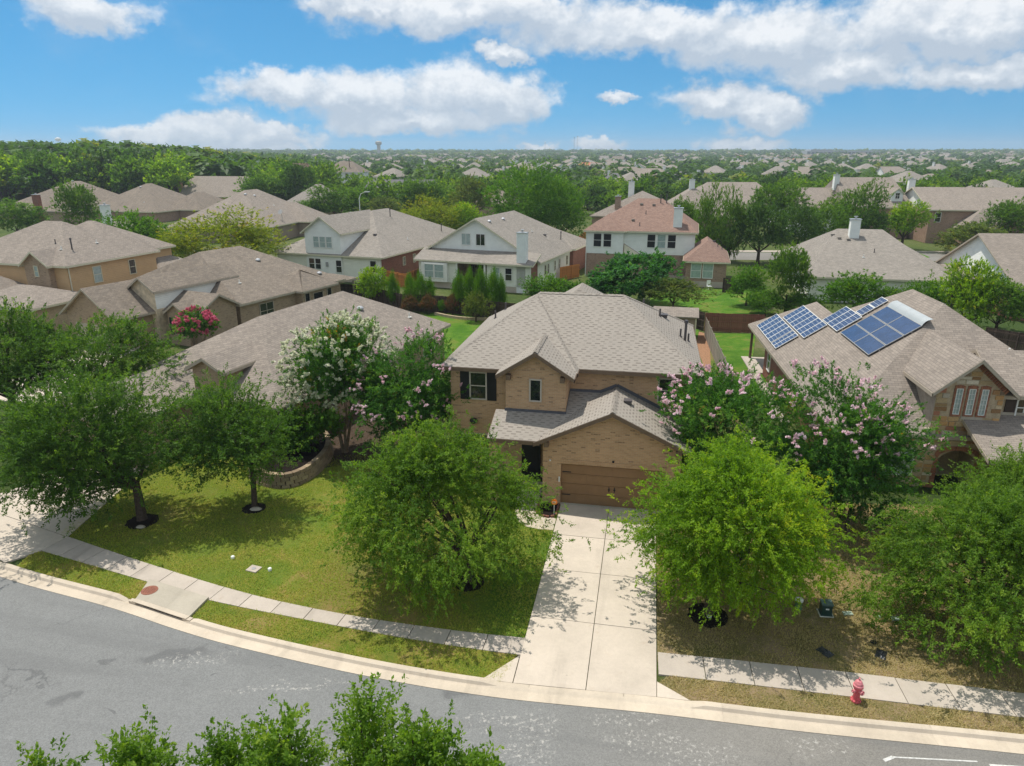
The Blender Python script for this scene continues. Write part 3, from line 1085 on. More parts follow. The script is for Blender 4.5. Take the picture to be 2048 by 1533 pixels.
# ---- the tan brick two storey house
def main_house():
    H = House('brick_house', 'tan brick two storey house with brown garage door and black shutters', (1121, 1009), 0, 10.8, m_roof_main, m_trim_brown)
    H.block(-6.6, 6.5, 3.1, 13.9, 6.0, 8.78, 'x', 4.2, 4.2)
    H.block(-6.6, .42, 2.32, 13.7, 6.0, 8.72, 'x', 4.0, 2.95)
    H.add_polys([])
    # rear hip peak behind the ridge
    H.block(-4.0, 3.2, 8.3, 17.0, 6.0, 8.66, 'y', 3.0, 4.2)
    # upper walls
    w = H.W(m_brick_main)
    X0, X1 = -6.15, 6.05
    w.poly([(X0, 2.72, 0), (-3.05, 2.72, 0), (-3.05, 2.72, 6.1), (X0, 2.72, 6.1)])
    w.poly([(-3.05, 2.72, 0), (-.07, 2.72, 0), (-.07, 2.72, 3.9), (-3.05, 2.72, 3.9)])
    w.poly([(-.07, 3.52, 0), (X1, 3.52, 0), (X1, 3.52, 6.1), (-.07, 3.52, 6.1)])
    w.poly([(X1, 3.52, 0), (X1, 13.5, 0), (X1, 13.5, 6.1), (X1, 3.52, 6.1)])
    w.poly([(X1, 13.5, 0), (X0, 13.5, 0), (X0, 13.5, 6.1), (X1, 13.5, 6.1)])
    w.poly([(X0, 13.5, 0), (X0, 2.72, 0), (X0, 2.72, 6.1), (X0, 13.5, 6.1)])
    # projecting gable bump
    H.block(-3.47, .37, 1.3, 6.2, 6.02, 7.24, 'y', 0, 0, oh=.42, z0=3.55, wall=m_brick_main, skip=('+y',))
    # garage wing with opening
    H.block(-1.32, 5.98, -.36, 3.6, 3.30, 5.04, 'y', 0, 0, oh=.42)
    zt = 3.30 + (5.04 - 3.30) / 3.65 * .42 - .06
    gx0, gx1, xm = -.9, 5.56, 2.33
    w.poly([(gx0, 0, 0), (-.02, 0, 0), (-.02, 0, 2.18), (gx0, 0, 2.18)])
    w.poly([(4.88, 0, 0), (gx1, 0, 0), (gx1, 0, 2.18), (4.88, 0, 2.18)])
    w.poly([(gx0, 0, 2.18), (gx1, 0, 2.18), (gx1, 0, zt), (xm, 0, 4.96), (gx0, 0, zt)])
    w.poly([(gx1, 0, 0), (gx1, 3.52, 0), (gx1, 3.52, zt), (gx1, 0, zt)])
    w.poly([(gx0, 3.52, 0), (gx0, 0, 0), (gx0, 0, zt), (gx0, 3.52, zt)])
    # reveals of the opening
    w.poly([(-.02, 0, 0), (-.02, .16, 0), (-.02, .16, 2.18), (-.02, 0, 2.18)])
    w.poly([(4.88, .16, 0), (4.88, 0, 0), (4.88, 0, 2.18), (4.88, .16, 2.18)])
    w.poly([(-.02, .16, 2.18), (4.88, .16, 2.18), (4.88, 0, 2.18), (-.02, 0, 2.18)])
    # soldier course over the door
    s = MB()
    n = 62
    for k in range(n):
        x = -.06 + (k + .5) * 5.0 / n
        s.box((x, -.008, 2.30 + RNG.uniform(-.002, .002)), (5.0 / n - .012, .024, .21))
    so = s.build('soldier_course', m_brick_main, H.root)
    so['kind'] = 'stuff'
    # small frieze trim blocks under the rakes
    for (x, y, z) in ((-.72, -.16, 3.33), (5.38, -.16, 3.33), (-2.88, 1.52, 6.0), (-.22, 1.52, 6.0)):
        b = MB()
        b.box((x, y, z - .12), (.22, .30, .26))
        b.build('eave_return', m_trim_brown, H.root)
    # porch roof
    top = lambda y: 3.36 + .345 * (y + .32)
    P = [(-3.55, -.32, top(-.32)), (2.0, -.32, top(-.32)), (2.0, 3.5, top(3.5)), (-.06, 3.5, top(3.5)), (-.06, 1.75, top(1.75)), (-3.55, 1.75, top(1.75))]
    H.add_polys([[P[0], (-1.02, -.32, top(-.32)), (-1.02, .06, top(.06)), (2.0, .06, top(.06)), (2.0, 1.75, top(1.75)), P[5]], [(-.06, 1.75, top(1.75)), (2.0, 1.75, top(1.75)), P[2], P[3]]])
    # flashing where roofs meet walls
    f = MB()
    f.box((-1.56, 1.70, top(1.72) + .05), (3.1, .03, .14))
    f.box((-.055, 2.6, top(2.6) + .05), (.03, 1.9, .12), rot=Matrix.Rotation(math.atan(.345), 3, 'X'))
    f.box((.95, 3.50, top(3.5) + .06), (2.0, .03, .14))
    sl = (5.04 - 3.30) / 3.65
    for s_ in (-1, 1):
        R = Matrix.Rotation(s_ * math.atan(sl), 3, 'Y')
        f.box((2.33 + s_ * 1.55, 3.495, 5.04 - 1.55 * sl + .08), (3.1 / math.cos(math.atan(sl)), .03, .17), rot=R)
    f.build('flashing', m_flash, H.root)
    # entry wall, door and post under the porch
    d = MB()
    d.box((-1.9, 2.69, 1.05), (1.0, .06, 2.1))
    d.box((-1.9, 2.66, 1.45), (.6, .03, .9))
    d.build('front_door', m_black, H.root)
    b = MB()
    b.box((-3.3, -.05, 1.62), (.36, .36, 3.24))
    b.build('porch_post', m_brick_main, H.root)
    # garage door: four rows of panels with upright grooves
    gd = MB()
    gd.box((2.43, .15, 1.09), (4.9, .04, 2.18))
    door = gd.build('garage_door', m_door_brown, H.root)
    rows = [.03, .58, 1.12, 1.64, 2.17]
    for r in range(4):
        for c in range(4):
            p = MB()
            x0, x1 = .02 + c * 1.205, .02 + (c + 1) * 1.205 - .02
            z0, z1 = rows[r] + .012, rows[r + 1] - .012
            p.box(((x0 + x1) / 2, .118, (z0 + z1) / 2), (x1 - x0, .024, z1 - z0))
            nb = 5
            for k in range(nb):
                bw = (x1 - x0 - .16) / nb
                p.box((x0 + .08 + (k + .5) * bw, .102, (z0 + z1) / 2), (bw - .022, .012, z1 - z0 - .11))
            p.build('door_panel', m_door_brown, door)
    for x in (2.30, 2.56):
        b = MB()
        b.box((x, .082, .95), (.045, .03, .24))
        b.box((x, .075, .95), (.10, .02, .05))
        b.build('handle', m_black, door)
    for z in (.52, 1.72):
        for x, sgn in ((.05, 1), (4.8, -1)):
            b = MB()
            b.box((x + sgn * .2, .088, z), (.42, .014, .045))
            b.build('hinge_strap', m_black, door)
    # windows
    fr = plain('frame_taupe', (.52, .46, .38), .5, .06)
    H.window((-4.69, 2.72, 4.93), .92, 1.50, '-y', m_glass, fr, 0, 1, m_black)
    H.window((-1.56, 1.72, 5.2), .62, 1.18, '-y', m_glass, fr, 0, 0)
    H.window((4.85, 3.52, 5.0), 1.0, 1.3, '-y', m_glass, fr, 0, 1)
    H.window((-4.6, 2.72, 1.5), 1.6, 1.6, '-y', m_glass, fr, 1, 1)
    H.window((X1, 7.5, 4.9), .9, 1.3, '+x', m_glass, fr, 0, 1)
    H.window((X1, 10.5, 4.9), .9, 1.3, '+x', m_glass, fr, 0, 1)
    b = MB()
    b.box((2.45, -.03, 2.47), (.10, .07, .08))
    b.build('camera_box', m_black, H.root)
    b = MB()
    b.box((-.54, -.035, 2.31), (.07, .06, .07))
    b.build('doorbell_light', m_white, H.root)
    b = MB()
    b.box((-.09, -.02, 1.35), (.06, .05, .26))
    b.build('keypad', m_white, H.root)
    b = MB()
    b.lathe((-4.9, 2.45, 2.9), [(.02, 0), (.16, .08), (.22, .2), (.16, .3), (.02, .34)], 12)
    b.build('porch_lamp', m_black, H.root)
    # ridge and hip caps
    def cap(a, b_):
        c = MB()
        a, b_ = Vector(a), Vector(b_)
        L = (b_ - a).length
        n = int(L / .22)
        d = (b_ - a) / n
        up = Vector((0, 0, 1))
        side = d.cross(up).normalized() * .13
        for k in range(n):
            p, q = a + d * k, a + d * (k + 1.12)
            u0, u1 = up * .03, up * .045
            drop = up * .075
            c.poly([p + u1 * 1.0, q + u0, q + side - drop + u0, p + side - drop + u1])
            c.poly([q + u0, p + u1, p - side - drop + u1, q - side - drop + u0])
        c.build('ridge_cap', m_roof_main, H.root)
    for a, b_ in [((-6.6, 3.1, 6.0), (-2.4, 8.5, 8.78)), ((6.5, 3.1, 6.0), (2.3, 8.5, 8.78)), ((-2.4, 8.5, 8.78), (2.3, 8.5, 8.78)), ((6.5, 13.9, 6.0), (2.3, 8.5, 8.78)),
                  ((-6.6, 2.32, 6.0), (-2.5, 8.01, 8.70)), ((-1.55, 1.3, 7.24), (-1.55, 4.9, 7.24)), ((2.33, -.36, 5.04), (2.33, 3.5, 5.04))]:
        cap(a, b_)
    H.vents([('box', 4.6, 10.2), ('pipe', 4.35, 9.6), ('pipe', 5.5, 8.1), ('tall', 5.75, 7.9), ('pipe', 5.95, 8.3), ('pipe', -5.2, 9.4), ('pipe', -4.9, 11.0), ('box', 2.95, 1.95), ('pipe', 3.4, 10.4)])
    H.done()
    return H


MAIN = main_house()


def left_house():
    H = House('brick_house', 'long brown roofed brick house left of the tan house behind the white crape myrtle', (560, 817), 2.9, 20.8, m_roof_tan, m_trim_tan)
    zr = 6.25
    A, B = (0, 0, 2.9), (0, 21.8, 2.9)
    rf, rr = (-6.25, 6.25, zr), (-6.25, 15.9, zr)
    D, E = (-12.5, 21.8, 2.9), (-12.5, 5.4, 2.9)
    E = (-12.5, 0, 2.9)
    H.add_polys([[A, B, rr, rf], [E, A, rf], [B, D, rr], [D, E, rf, rr]])
    H.block(-6.65, -3.85, .15, 5.2, 4.47, 5.23, 'y', 0, 0, oh=.3, wall=m_brick_grey)
    H.block(-13.0, -6.0, -4.6, 3.0, 2.8, 4.0, 'y', 3, 0, oh=.35, wall=m_brick_grey)
    w = H.W(m_brick_grey)
    w.poly([(-.45, .45, 0), (-.45, 21.4, 0), (-.45, 21.4, 2.95), (-.45, .45, 2.95)])
    w.poly([(-12.1, .46, 0), (-.45, .46, 0), (-.45, .46, 2.95), (-12.1, .46, 2.95)])
    w.poly([(-.45, 21.4, 0), (-12.1, 21.4, 0), (-12.1, 21.4, 2.95), (-.45, 21.4, 2.95)])
    w.poly([(-12.1, 21.4, 0), (-12.1, .46, 0), (-12.1, .46, 2.95), (-12.1, 21.4, 2.95)])
    H.window((-.45, 18.6, 1.7), 1.9, 1.3, '+x', m_glass, m_trim_white, 1, 0)
    H.window((-.45, 12.2, 1.7), 1.2, 1.3, '+x', m_glass, m_trim_white, 0, 1)
    H.window((-3.3, .45, 1.5), 1.6, 1.5, '-y', m_glass, m_trim_white, 1, 1)
    H.downspout(-.35, .35, 2.85)
    H.vents([('dome', -4.2, 15.0), ('white', -2.0, 18.5), ('pipe', -1.2, 8.6), ('pipe', -3.5, 10.4)])
    H.done()


left_house()


def stone_entry_house():
    H = House('brick_house', 'brown roofed brick house with tall pale stone entry gable', (482, 609), 2.9, 25, m_roof_brown, m_trim_tan)
    H.block(-18.2, .0, -.2, 15.6, 2.9, 6.75, 'y', 4.2, 6.0, oh=.45, wall=m_brick_grey)
    H.block(-9.5, -.02, -5.0, .15, 2.9, 4.3, 'x', 0, 0, oh=.4, wall=m_brick_grey)
    H.block(-3.6, -.75, -5.6, -2.0, 2.9, 3.85, 'y', 0, 0, oh=.25, wall=m_brick_grey)
    stone = plain('pale_stone', (.62, .51, .36), .9, .3, 2.2, .15, 0, .6)
    H.block(-7.6, -4.0, -5.9, 4.0, 4.75, 5.9, 'y', 0, 0, oh=.35, z0=3.0, wall=m_side_white, skip=('-y', '+y'))
    w = H.W(stone)
    w.poly([(-4.345, -5.55, 0), (-4.345, -3.0, 0), (-4.345, -3.0, 3.1), (-4.345, -5.55, 3.1)])
    # stone entry wall with an arch
    arch(w, -7.25, -4.35, -5.55, 0, 5.0, 5.78, -5.8, 1.6, 2.5)
    H.block(-11.7, -4.6, -9.6, 1.0, 2.9, 5.35, 'y', 0, 0, oh=.42, wall=m_brick_grey)
    H.block(-5.0, -.5, 14.5, 18.3, 2.6, 3.2, 'x', 1.6, 1.6, oh=.3)
    for x in (-4.7, -.8):
        b = MB()
        b.box((x, 18.0, 1.3), (.16, .16, 2.6))
        b.build('patio_post', m_trim_tan, H.root)
    H.block(-4.5, .9, 7.4, 13.2, 2.9, 4.6, 'x', 2.8, 2.9, oh=.42, wall=m_brick_grey)
    fr = m_trim_tan
    H.window((-.42, 3.6, 1.6), 1.9, 1.6, '+x', m_glass, fr, 1, 1)
    H.window((.5, 8.5, 1.6), .8, 1.9, '+x', m_glass, fr, 0, 1)
    H.window((.5, 10.2, 2.0), 1.6, .8, '+x', m_glass, fr, 0, 0)
    H.window((.5, 12.0, 1.6), .8, 1.9, '+x', m_glass, fr, 0, 1)
    H.window((-2.2, -5.36, 1.7), .95, 1.5, '-y', m_blind, fr, 0, 1, m_black)
    b = MB()
    b.box((-8.15, -9.19, 1.1), (4.2, .05, 2.1))
    b.build('garage_door', m_trim_tan, H.root)
    H.vents([('dome', -6.0, 8.8), ('dome', -1.8, 13.4), ('white', -3.0, 3.0), ('white', -12, 4)])
    H.done()


def arch(w, x0, x1, y, z0, zside, zpk, xm, aw, ah, dz=0.0):
    """gable wall in the plane y with an arched opening of width aw, crown height ah, plus a recess behind"""
    a0, a1 = xm - aw / 2, xm + aw / 2
    n = 10
    zs = ah - aw * .28
    pts = [(a0 + aw * k / n, zs + (ah - zs) * math.sin(math.pi * k / n) ** .8) for k in range(n + 1)]
    if a0 > x0:
        w.poly([(x0, y, z0), (a0, y, z0), (a0, y, ah + .3), (x0, y, ah + .3)])
    if a1 < x1:
        w.poly([(a1, y, z0), (x1, y, z0), (x1, y, ah + .3), (a1, y, ah + .3)])
    for (p, q) in zip(pts, pts[1:]):
        w.poly([(p[0], y, p[1]), (q[0], y, q[1]), (q[0], y, ah + .3), (p[0], y, ah + .3)])
        w.poly([(q[0], y, q[1]), (p[0], y, p[1]), (p[0], y + 1.6, p[1]), (q[0], y + 1.6, q[1])])
    w.poly([(x0, y, ah + .3), (x1, y, ah + .3), (x1, y, zside), ((x0 + x1) / 2, y, zpk), (x0, y, zside)])
    w.poly([(a0, y, z0), (a0, y + 1.6, z0), (a0, y + 1.6, zs), (a0, y, zs)])
    w.poly([(a1, y + 1.6, z0), (a1, y, z0), (a1, y, zs), (a1, y + 1.6, zs)])
    w.poly([(a0, y + 1.6, z0), (a1, y + 1.6, z0), (a1, y + 1.6, ah), (a0, y + 1.6, ah)])


stone_entry_house()


def tan_siding_house():
    H = House('siding_house', 'two storey house with tan lap siding and low stone garage at far left', (130, 533), 5.8, 16, m_roof_tan, m_trim_cream)
    H.block(-16.0, .1, .0, 12.6, 5.8, 9.4, 'x', 7.4, 6.4, oh=.4, wall=m_side_tan)
    H.block(-14, -1.5, 5.5, 17, 5.8, 9.0, 'x', 6, 5.6, oh=.4, wall=m_side_tan)
    H.block(-5.2, -1.55, -.6, 5, 5.8, 7.2, 'y', 0, 0, oh=.35, wall=m_brick_grey)
    H.block(-6, .15, 12.0, 18.5, 3.6, 5.2, 'x', 0, 3, oh=.4, wall=m_side_tan)
    H.block(-6.6, 2.0, -6.2, 1.2, 2.9, 4.3, 'x', 3.2, 3.4, oh=.45, wall=m_mortar)
    H.block(-14.5, -5.2, -3.6, 1.0, 3.2, 4.9, 'x', 2.4, 2.3, oh=.4, wall=m_brick_grey)
    H.window((-.3, 3.9, 4.4), 1.1, 1.7, '+x', m_blind, m_trim_cream, 0, 1)
    H.window((-.3, 8.6, 4.5), .95, 1.6, '+x', m_glass, m_trim_cream, 0, 1)
    H.window((-3.4, -.25, 5.2), .55, 1.1, '-y', m_blind, m_trim_cream, 0, 1)
    H.window((-2.4, -5.75, 1.2), 2.6, 1.9, '-y', plain('garage_tan', (.45, .33, .2), .6), m_trim_cream, 0, 2)
    H.downspout(-.2, .5, 5.7, m_trim_cream)
    H.vents([('white', -2.5, 2.2), ('tall', -2.0, 3.0), ('white', -2.4, 6.5), ('pipe', -4.0, 3.0)])
    H.done()


tan_siding_house()


def stone_gable_house():
    H = House('stone_house', 'house with solar panels and a tall brown stone gable front at right', (1800, 872), 2.9, 8, m_roof_tan, m_trim_tan)
    ze, zr = 2.9, 8.12
    H.block(-3.2, 11.8, .3, 19.9, ze, zr, 'y', 7.5, 7.5, oh=.45)
    H.block(-3.2, 4.8, 8.5, 24.2, ze - .012, 5.66, 'y', 4.0, 4.0, oh=.45)
    # brick body
    w = H.W(m_brick_red)
    w.poly([(-2.7, 19.4, 0), (-2.7, .8, 0), (-2.7, .8, 2.95), (-2.7, 19.4, 2.95)])
    w.poly([(11.3, .8, 0), (11.3, 19.4, 0), (11.3, 19.4, 2.95), (11.3, .8, 2.95)])
    w.poly([(11.3, 19.4, 0), (-2.7, 19.4, 0), (-2.7, 19.4, 2.95), (11.3, 19.4, 2.95)])
    w.poly([(-2.7, .8, 0), (1.0, .8, 0), (1.0, .8, 2.95), (-2.7, .8, 2.95)])
    for y in (23.8,):
        b = MB()
        b.box((-2.9, y, 1.42), (.18, .18, 2.84))
        b.build('patio_post', m_trim_brown, H.root)
    b = MB()
    b.box((-1.0, 21.8, .05), (4.6, 4.6, .12))
    b.build('patio_slab', m_walk, H.root)
    H.window((-2.7, 17.6, 1.6), 1.0, 1.5, '-x', m_glass, m_trim_white, 0, 1)
    # tall stone gable
    H.block(1.1, 5.0, -.1, 8.6, 5.25, 7.0, 'y', 0, 0, oh=.4, fascia=True)
    mw = H.W(m_mortar)
    arch(mw, 1.5, 4.6, .42, 0, 5.55, 6.9, 3.02, 1.72, 2.1)
    sd = H.W(plain('stucco_taupe', (.36, .31, .25), .8))
    sd.poly([(1.5, 6.5, 3.2), (1.5, .42, 0), (1.5, .42, 5.5), (1.5, 6.5, 5.5)])
    sd.poly([(4.6, .42, 0), (4.6, 6.5, 3.2), (4.6, 6.5, 5.5), (4.6, .42, 5.5)])
    # lower stone wall left of the gable
    mw.poly([(-.05, .42, 0), (1.5, .42, 0), (1.5, .42, 2.95), (-.05, .42, 2.95)])
    # upper right front and its roof
    H.block(4.4, 11.8, .5, 6.5, 5.1, 6.6, 'x', 0, 3.0, oh=.4)
    mw.poly([(4.6, .92, 2.6), (11.3, .92, 2.6), (11.3, .92, 5.2), (4.6, .92, 5.2)])
    H.window((5.85, .92, 4.35), .8, 1.0, '-y', m_glass, m_trim_white, 1, 1, plain('shutter_brown', (.06, .04, .03), .6))
    # porch roof at the right
    t = lambda y: 2.9 + .3 * (y + 2.6)
    H.add_polys([[(2.95, -2.6, t(-2.6)), (13, -2.6, t(-2.6)), (13, .9, t(.9)), (4.62, .9, t(.9)), (4.62, .4, t(.4)), (2.95, .4, t(.4))]])
    w2 = H.W(m_brick_mix)
    w2.poly([(4.9, -2.2, 0), (12.6, -2.2, 0), (12.6, -2.2, 2.85), (4.9, -2.2, 2.85)])
    f = MB()
    f.box((3.3, .385, t(.4) + .06), (1.0, .03, .16))
    f.box((7.9, .885, t(.9) + .06), (6.6, .03, .16))
    f.box((1.44, .42, 3.15), (.35, .25, .12))
    f.build('flashing', m_trim_tan, H.root)
    # windows in the gable
    for xc in (2.52, 3.10, 3.68):
        H.window((xc, .42, 4.70), .30, 1.34, '-y', m_blind, m_trim_white, 1, 4, trim=.03, bar=.014)
    H.window((.35, .42, 1.35), 1.35, 1.5, '-y', m_blind, m_trim_white, 1, 1)
    # stones one by one
    smats = []
    for i, c in enumerate([(.44, .29, .14), (.50, .37, .21), (.33, .19, .09), (.56, .44, .28), (.30, .22, .15), (.48, .28, .12), (.60, .52, .40), (.38, .17, .10)]):
        smats.append(plain('stone_face', c, .9, .28, 5, .15, 0, .6, 0.2))
    protos = []
    for sm in smats:
        b = MB()
        b.v = [(-.5, 0, -.5), (.5, 0, -.5), (.5, 0, .5), (-.5, 0, .5), (-.46, -1, -.42), (.45, -1, -.45), (.46, -1, .43), (-.44, -1, .45)]
        for q in ((4, 5, 6, 7), (0, 1, 5, 4), (1, 2, 6, 5), (2, 3, 7, 6), (3, 0, 4, 7)):
            b.f.append(q)
            b.mi.append(0)
        protos.append(b.mesh('stone', sm))
    rg = random.Random(11)

    def stones(xa, xb, za, zb, y, blocked, lo=.16, hi=.29):
        z = za
        while z < zb - .1:
            h = min(rg.uniform(lo, hi), zb - z)
            x = xa
            while x < xb - .08:
                wd = min(rg.uniform(.24, .62), xb - x)
                if xb - x - wd < .18:
                    wd = xb - x
                hh = [h]
                zz = z
                for h1 in hh:
                    cx, cz = x + wd / 2, zz + h1 / 2
                    if not blocked(x, x + wd, zz, zz + h1):
                        o = bpy.data.objects.new('stone', rg.choice(protos))
                        COL.objects.link(o)
                        o.parent = H.root
                        o.location = (cx, y + .002, cz)
                        o.scale = (wd - .03, rg.uniform(.025, .055), h1 - .03)
                    zz += h1
                x += wd
            z += h

    def blk(x0, x1, z0, z1):
        if x1 > 2.06 and x0 < 3.98 and z0 < 2.3:
            return True
        if x1 > 2.22 and x0 < 3.98 and z1 > 3.95 and z0 < 5.48:
            return True
        m = (6.9 - 5.55) / 1.55
        top = 6.72 - m * max(abs(x0 - 3.05), abs(x1 - 3.05))
        return z1 > max(top, 0) and z1 > 5.2
    stones(1.52, 4.58, 0, 6.7, .42, blk)
    stones(-.04, 1.5, 0, 2.9, .42, lambda x0, x1, z0, z1: x1 > -.4 and x0 < 1.1 and z1 > .5 and z0 < 2.2)
    stones(4.62, 8.4, 3.9, 5.15, .92, lambda x0, x1, z0, z1: x1 > 4.9 and x0 < 6.8 and z1 > 3.8 and z0 < 4.95)
    # brick surrounds: soldier bricks round arch, windows and along the rakes
    bm = [plain('trim_brick_a', (.36, .16, .09), .9, .2, 8), plain('trim_brick_b', (.30, .125, .075), .9, .2, 8)]
    bp = []
    for m in bm:
        b = MB()
        b.box((0, 0, 0), (1, 1, 1))
        bp.append(b.mesh('brick', m))

    def soldier(x, z, ang, L, wd, y=.42):
        o = bpy.data.objects.new('brick', rg.choice(bp))
        COL.objects.link(o)
        o.parent = H.root
        o.location = (x, y - .02, z)
        o.rotation_euler = (0, ang, 0)
        o.scale = (wd, .06, L)
    n = 26
    for k in range(n):
        t_ = math.pi * (k + .5) / n
        x = 3.02 + .98 * -math.cos(t_)
        z = 1.62 + (2.1 - 1.62) * math.sin(t_) ** .8 + .12
        soldier(x, z, math.atan2(-math.cos(t_) * .55, 1), .22, .10)
    for sgn in (-1, 1):
        for k in range(10):
            soldier(3.02 + sgn * .98, .08 + k * .16, 0, .13, .22)
        sl = 1.75 / 1.95
        for k in range(15):
            d = .08 + k * .107
            soldier(3.05 + sgn * d, 6.77 - d * sl - .08, sgn * math.atan(sl), .22, .095)
    for xc in (2.52, 3.10, 3.68):
        for sgn in (-1, 1):
            for k in range(9):
                soldier(xc + sgn * .20, 4.1 + k * .15, 0, .13, .085)
        for k in range(5):
            soldier(xc + (k - 2) * .09, 5.46 - abs(k - 2) * .02, (k - 2) * .12, .18, .08)
        for k in range(4):
            soldier(xc + (k - 1.5) * .12, 3.97, 0, .09, .11)
    # patio edge walk down the left side
    b = MB()
    b.box((-3.25, 16.5, .04), (.55, 15.5, .10))
    b.build('side_path', m_walk, H.root)
    # flashing strip below the heater panels
    H.vents([('white', 6.5, 4.5)])
    H.done()
    return H


R1 = stone_gable_house()


def solar():
    """modules lie on the left roof slope; frame local u = up the slope, v = along the house"""
    H = R1
    m = (8.12 - 2.9) / 7.5
    root = H.root
    ang = math.atan(m)

    def array(label, y0, y1, x0, x1, nu, nv, kind='pv'):
        # x0..x1: plan range up the slope
        L = (x1 - x0) / math.cos(ang)
        W = y1 - y0
        M = root.matrix_basis.copy()
        xm, ym = (x0 + x1) / 2, (y0 + y1) / 2
        zm = 2.9 + m * (xm + 3.2) + .14
        loc = Matrix.Translation(root.location) @ Matrix.Rotation(root.rotation_euler.z, 4, 'Z') @ Matrix.Translation((xm, ym, zm)) @ Matrix.Rotation(-ang, 4, 'Y')
        t = thing('solar_array' if kind == 'pv' else 'pool_heater', label, 'solar panels')
        t.matrix_world = loc
        r = MB()
        for k in (-.3, .3):
            r.box((k * L, 0, -.07), (.05, W, .05))
        for k in (-.45, 0, .45):
            for j in (-.3, .3):
                r.box((j * L, k * W, -.10), (.05, .05, .10))
        r.build('rail', m_metal, t)
        for i in range(nu):
            for j in range(nv):
                pw, pl = W / nv, L / nu
                c = (-L / 2 + (i + .5) * pl, -W / 2 + (j + .5) * pw, 0)
                b = MB()
                g, fw = .012, .035
                fm = m_trim_white if kind == 'pv' else m_steel
                b.box((c[0] - pl / 2 + g + fw / 2, c[1], 0), (fw, pw - 2 * g, .045))
                b.box((c[0] + pl / 2 - g - fw / 2, c[1], 0), (fw, pw - 2 * g, .045))
                b.box((c[0], c[1] - pw / 2 + g + fw / 2, 0), (pl - 2 * g - 2 * fw, fw, .045))
                b.box((c[0], c[1] + pw / 2 - g - fw / 2, 0), (pl - 2 * g - 2 * fw, fw, .045))
                fo = b.build('panel_frame', fm, t)
                q = MB()
                q.box((c[0], c[1], -.004), (pl - 2 * g - 2 * fw, pw - 2 * g - 2 * fw, .03))
                q.build('panel_glass', m_pv if kind == 'pv' else m_therm, fo)
        return t
    g = 'solar panel arrays on the roof slope'
    tag(array('large solar array nearest the left eave', 16.75, 22.2, -2.95, -1.5, 1, 5), group=g)
    tag(array('narrow low solar strip below the leftmost array', 15.1, 16.62, -2.95, -1.5, 1, 2), group=g)
    tag(array('second large solar array up the slope', 14.1, 20.6, -1.42, .0, 1, 6), group=g)
    tag(array('middle square solar array beside the roof valley', 12.1, 15.5, .03, 1.48, 1, 3), group=g)
    tag(array('narrow solar strip nearest the ridge', 12.4, 13.6, 1.5, 3.0, 2, 1), group=g)
    t = array('big dark blue heater panel of six glass fields on the roof', 6.2, 11.6, .1, 2.7, 3, 2, 'therm')
    # pale sheet at the top
    b = MB()
    xm, L = 2.98, .54 / math.cos(ang)
    n = 6
    for k in range(n):
        a, c = -L / 2 + L * k / n, -L / 2 + L * (k + 1) / n
        za, zc = .05 + .10 * math.sin(math.pi * k / n), .05 + .10 * math.sin(math.pi * (k + 1) / n)
        for s_ in (0,):
            b.poly([(a, -2.7, za), (c, -2.7, zc), (c, 2.7, zc), (a, 2.7, za)])
            b.poly([(a, 2.7, za - .02), (c, 2.7, zc - .02), (c, -2.7, zc - .02), (a, -2.7, za - .02)])
    loc = Matrix.Translation(root.location) @ Matrix.Rotation(root.rotation_euler.z, 4, 'Z') @ Matrix.Translation((xm, 8.95, 2.9 + m * (xm + 3.2) + .08)) @ Matrix.Rotation(-ang, 4, 'Y')
    o = b.build('metal_sheet', plain('pale_sheet', (.42, .44, .43), .35, .08, 1.5, .5))
    o.matrix_world = loc
    tag(o, 'pale grey metal sheet above the dark blue heater panel', 'metal sheet')


bpy.context.view_layer.update()
solar()


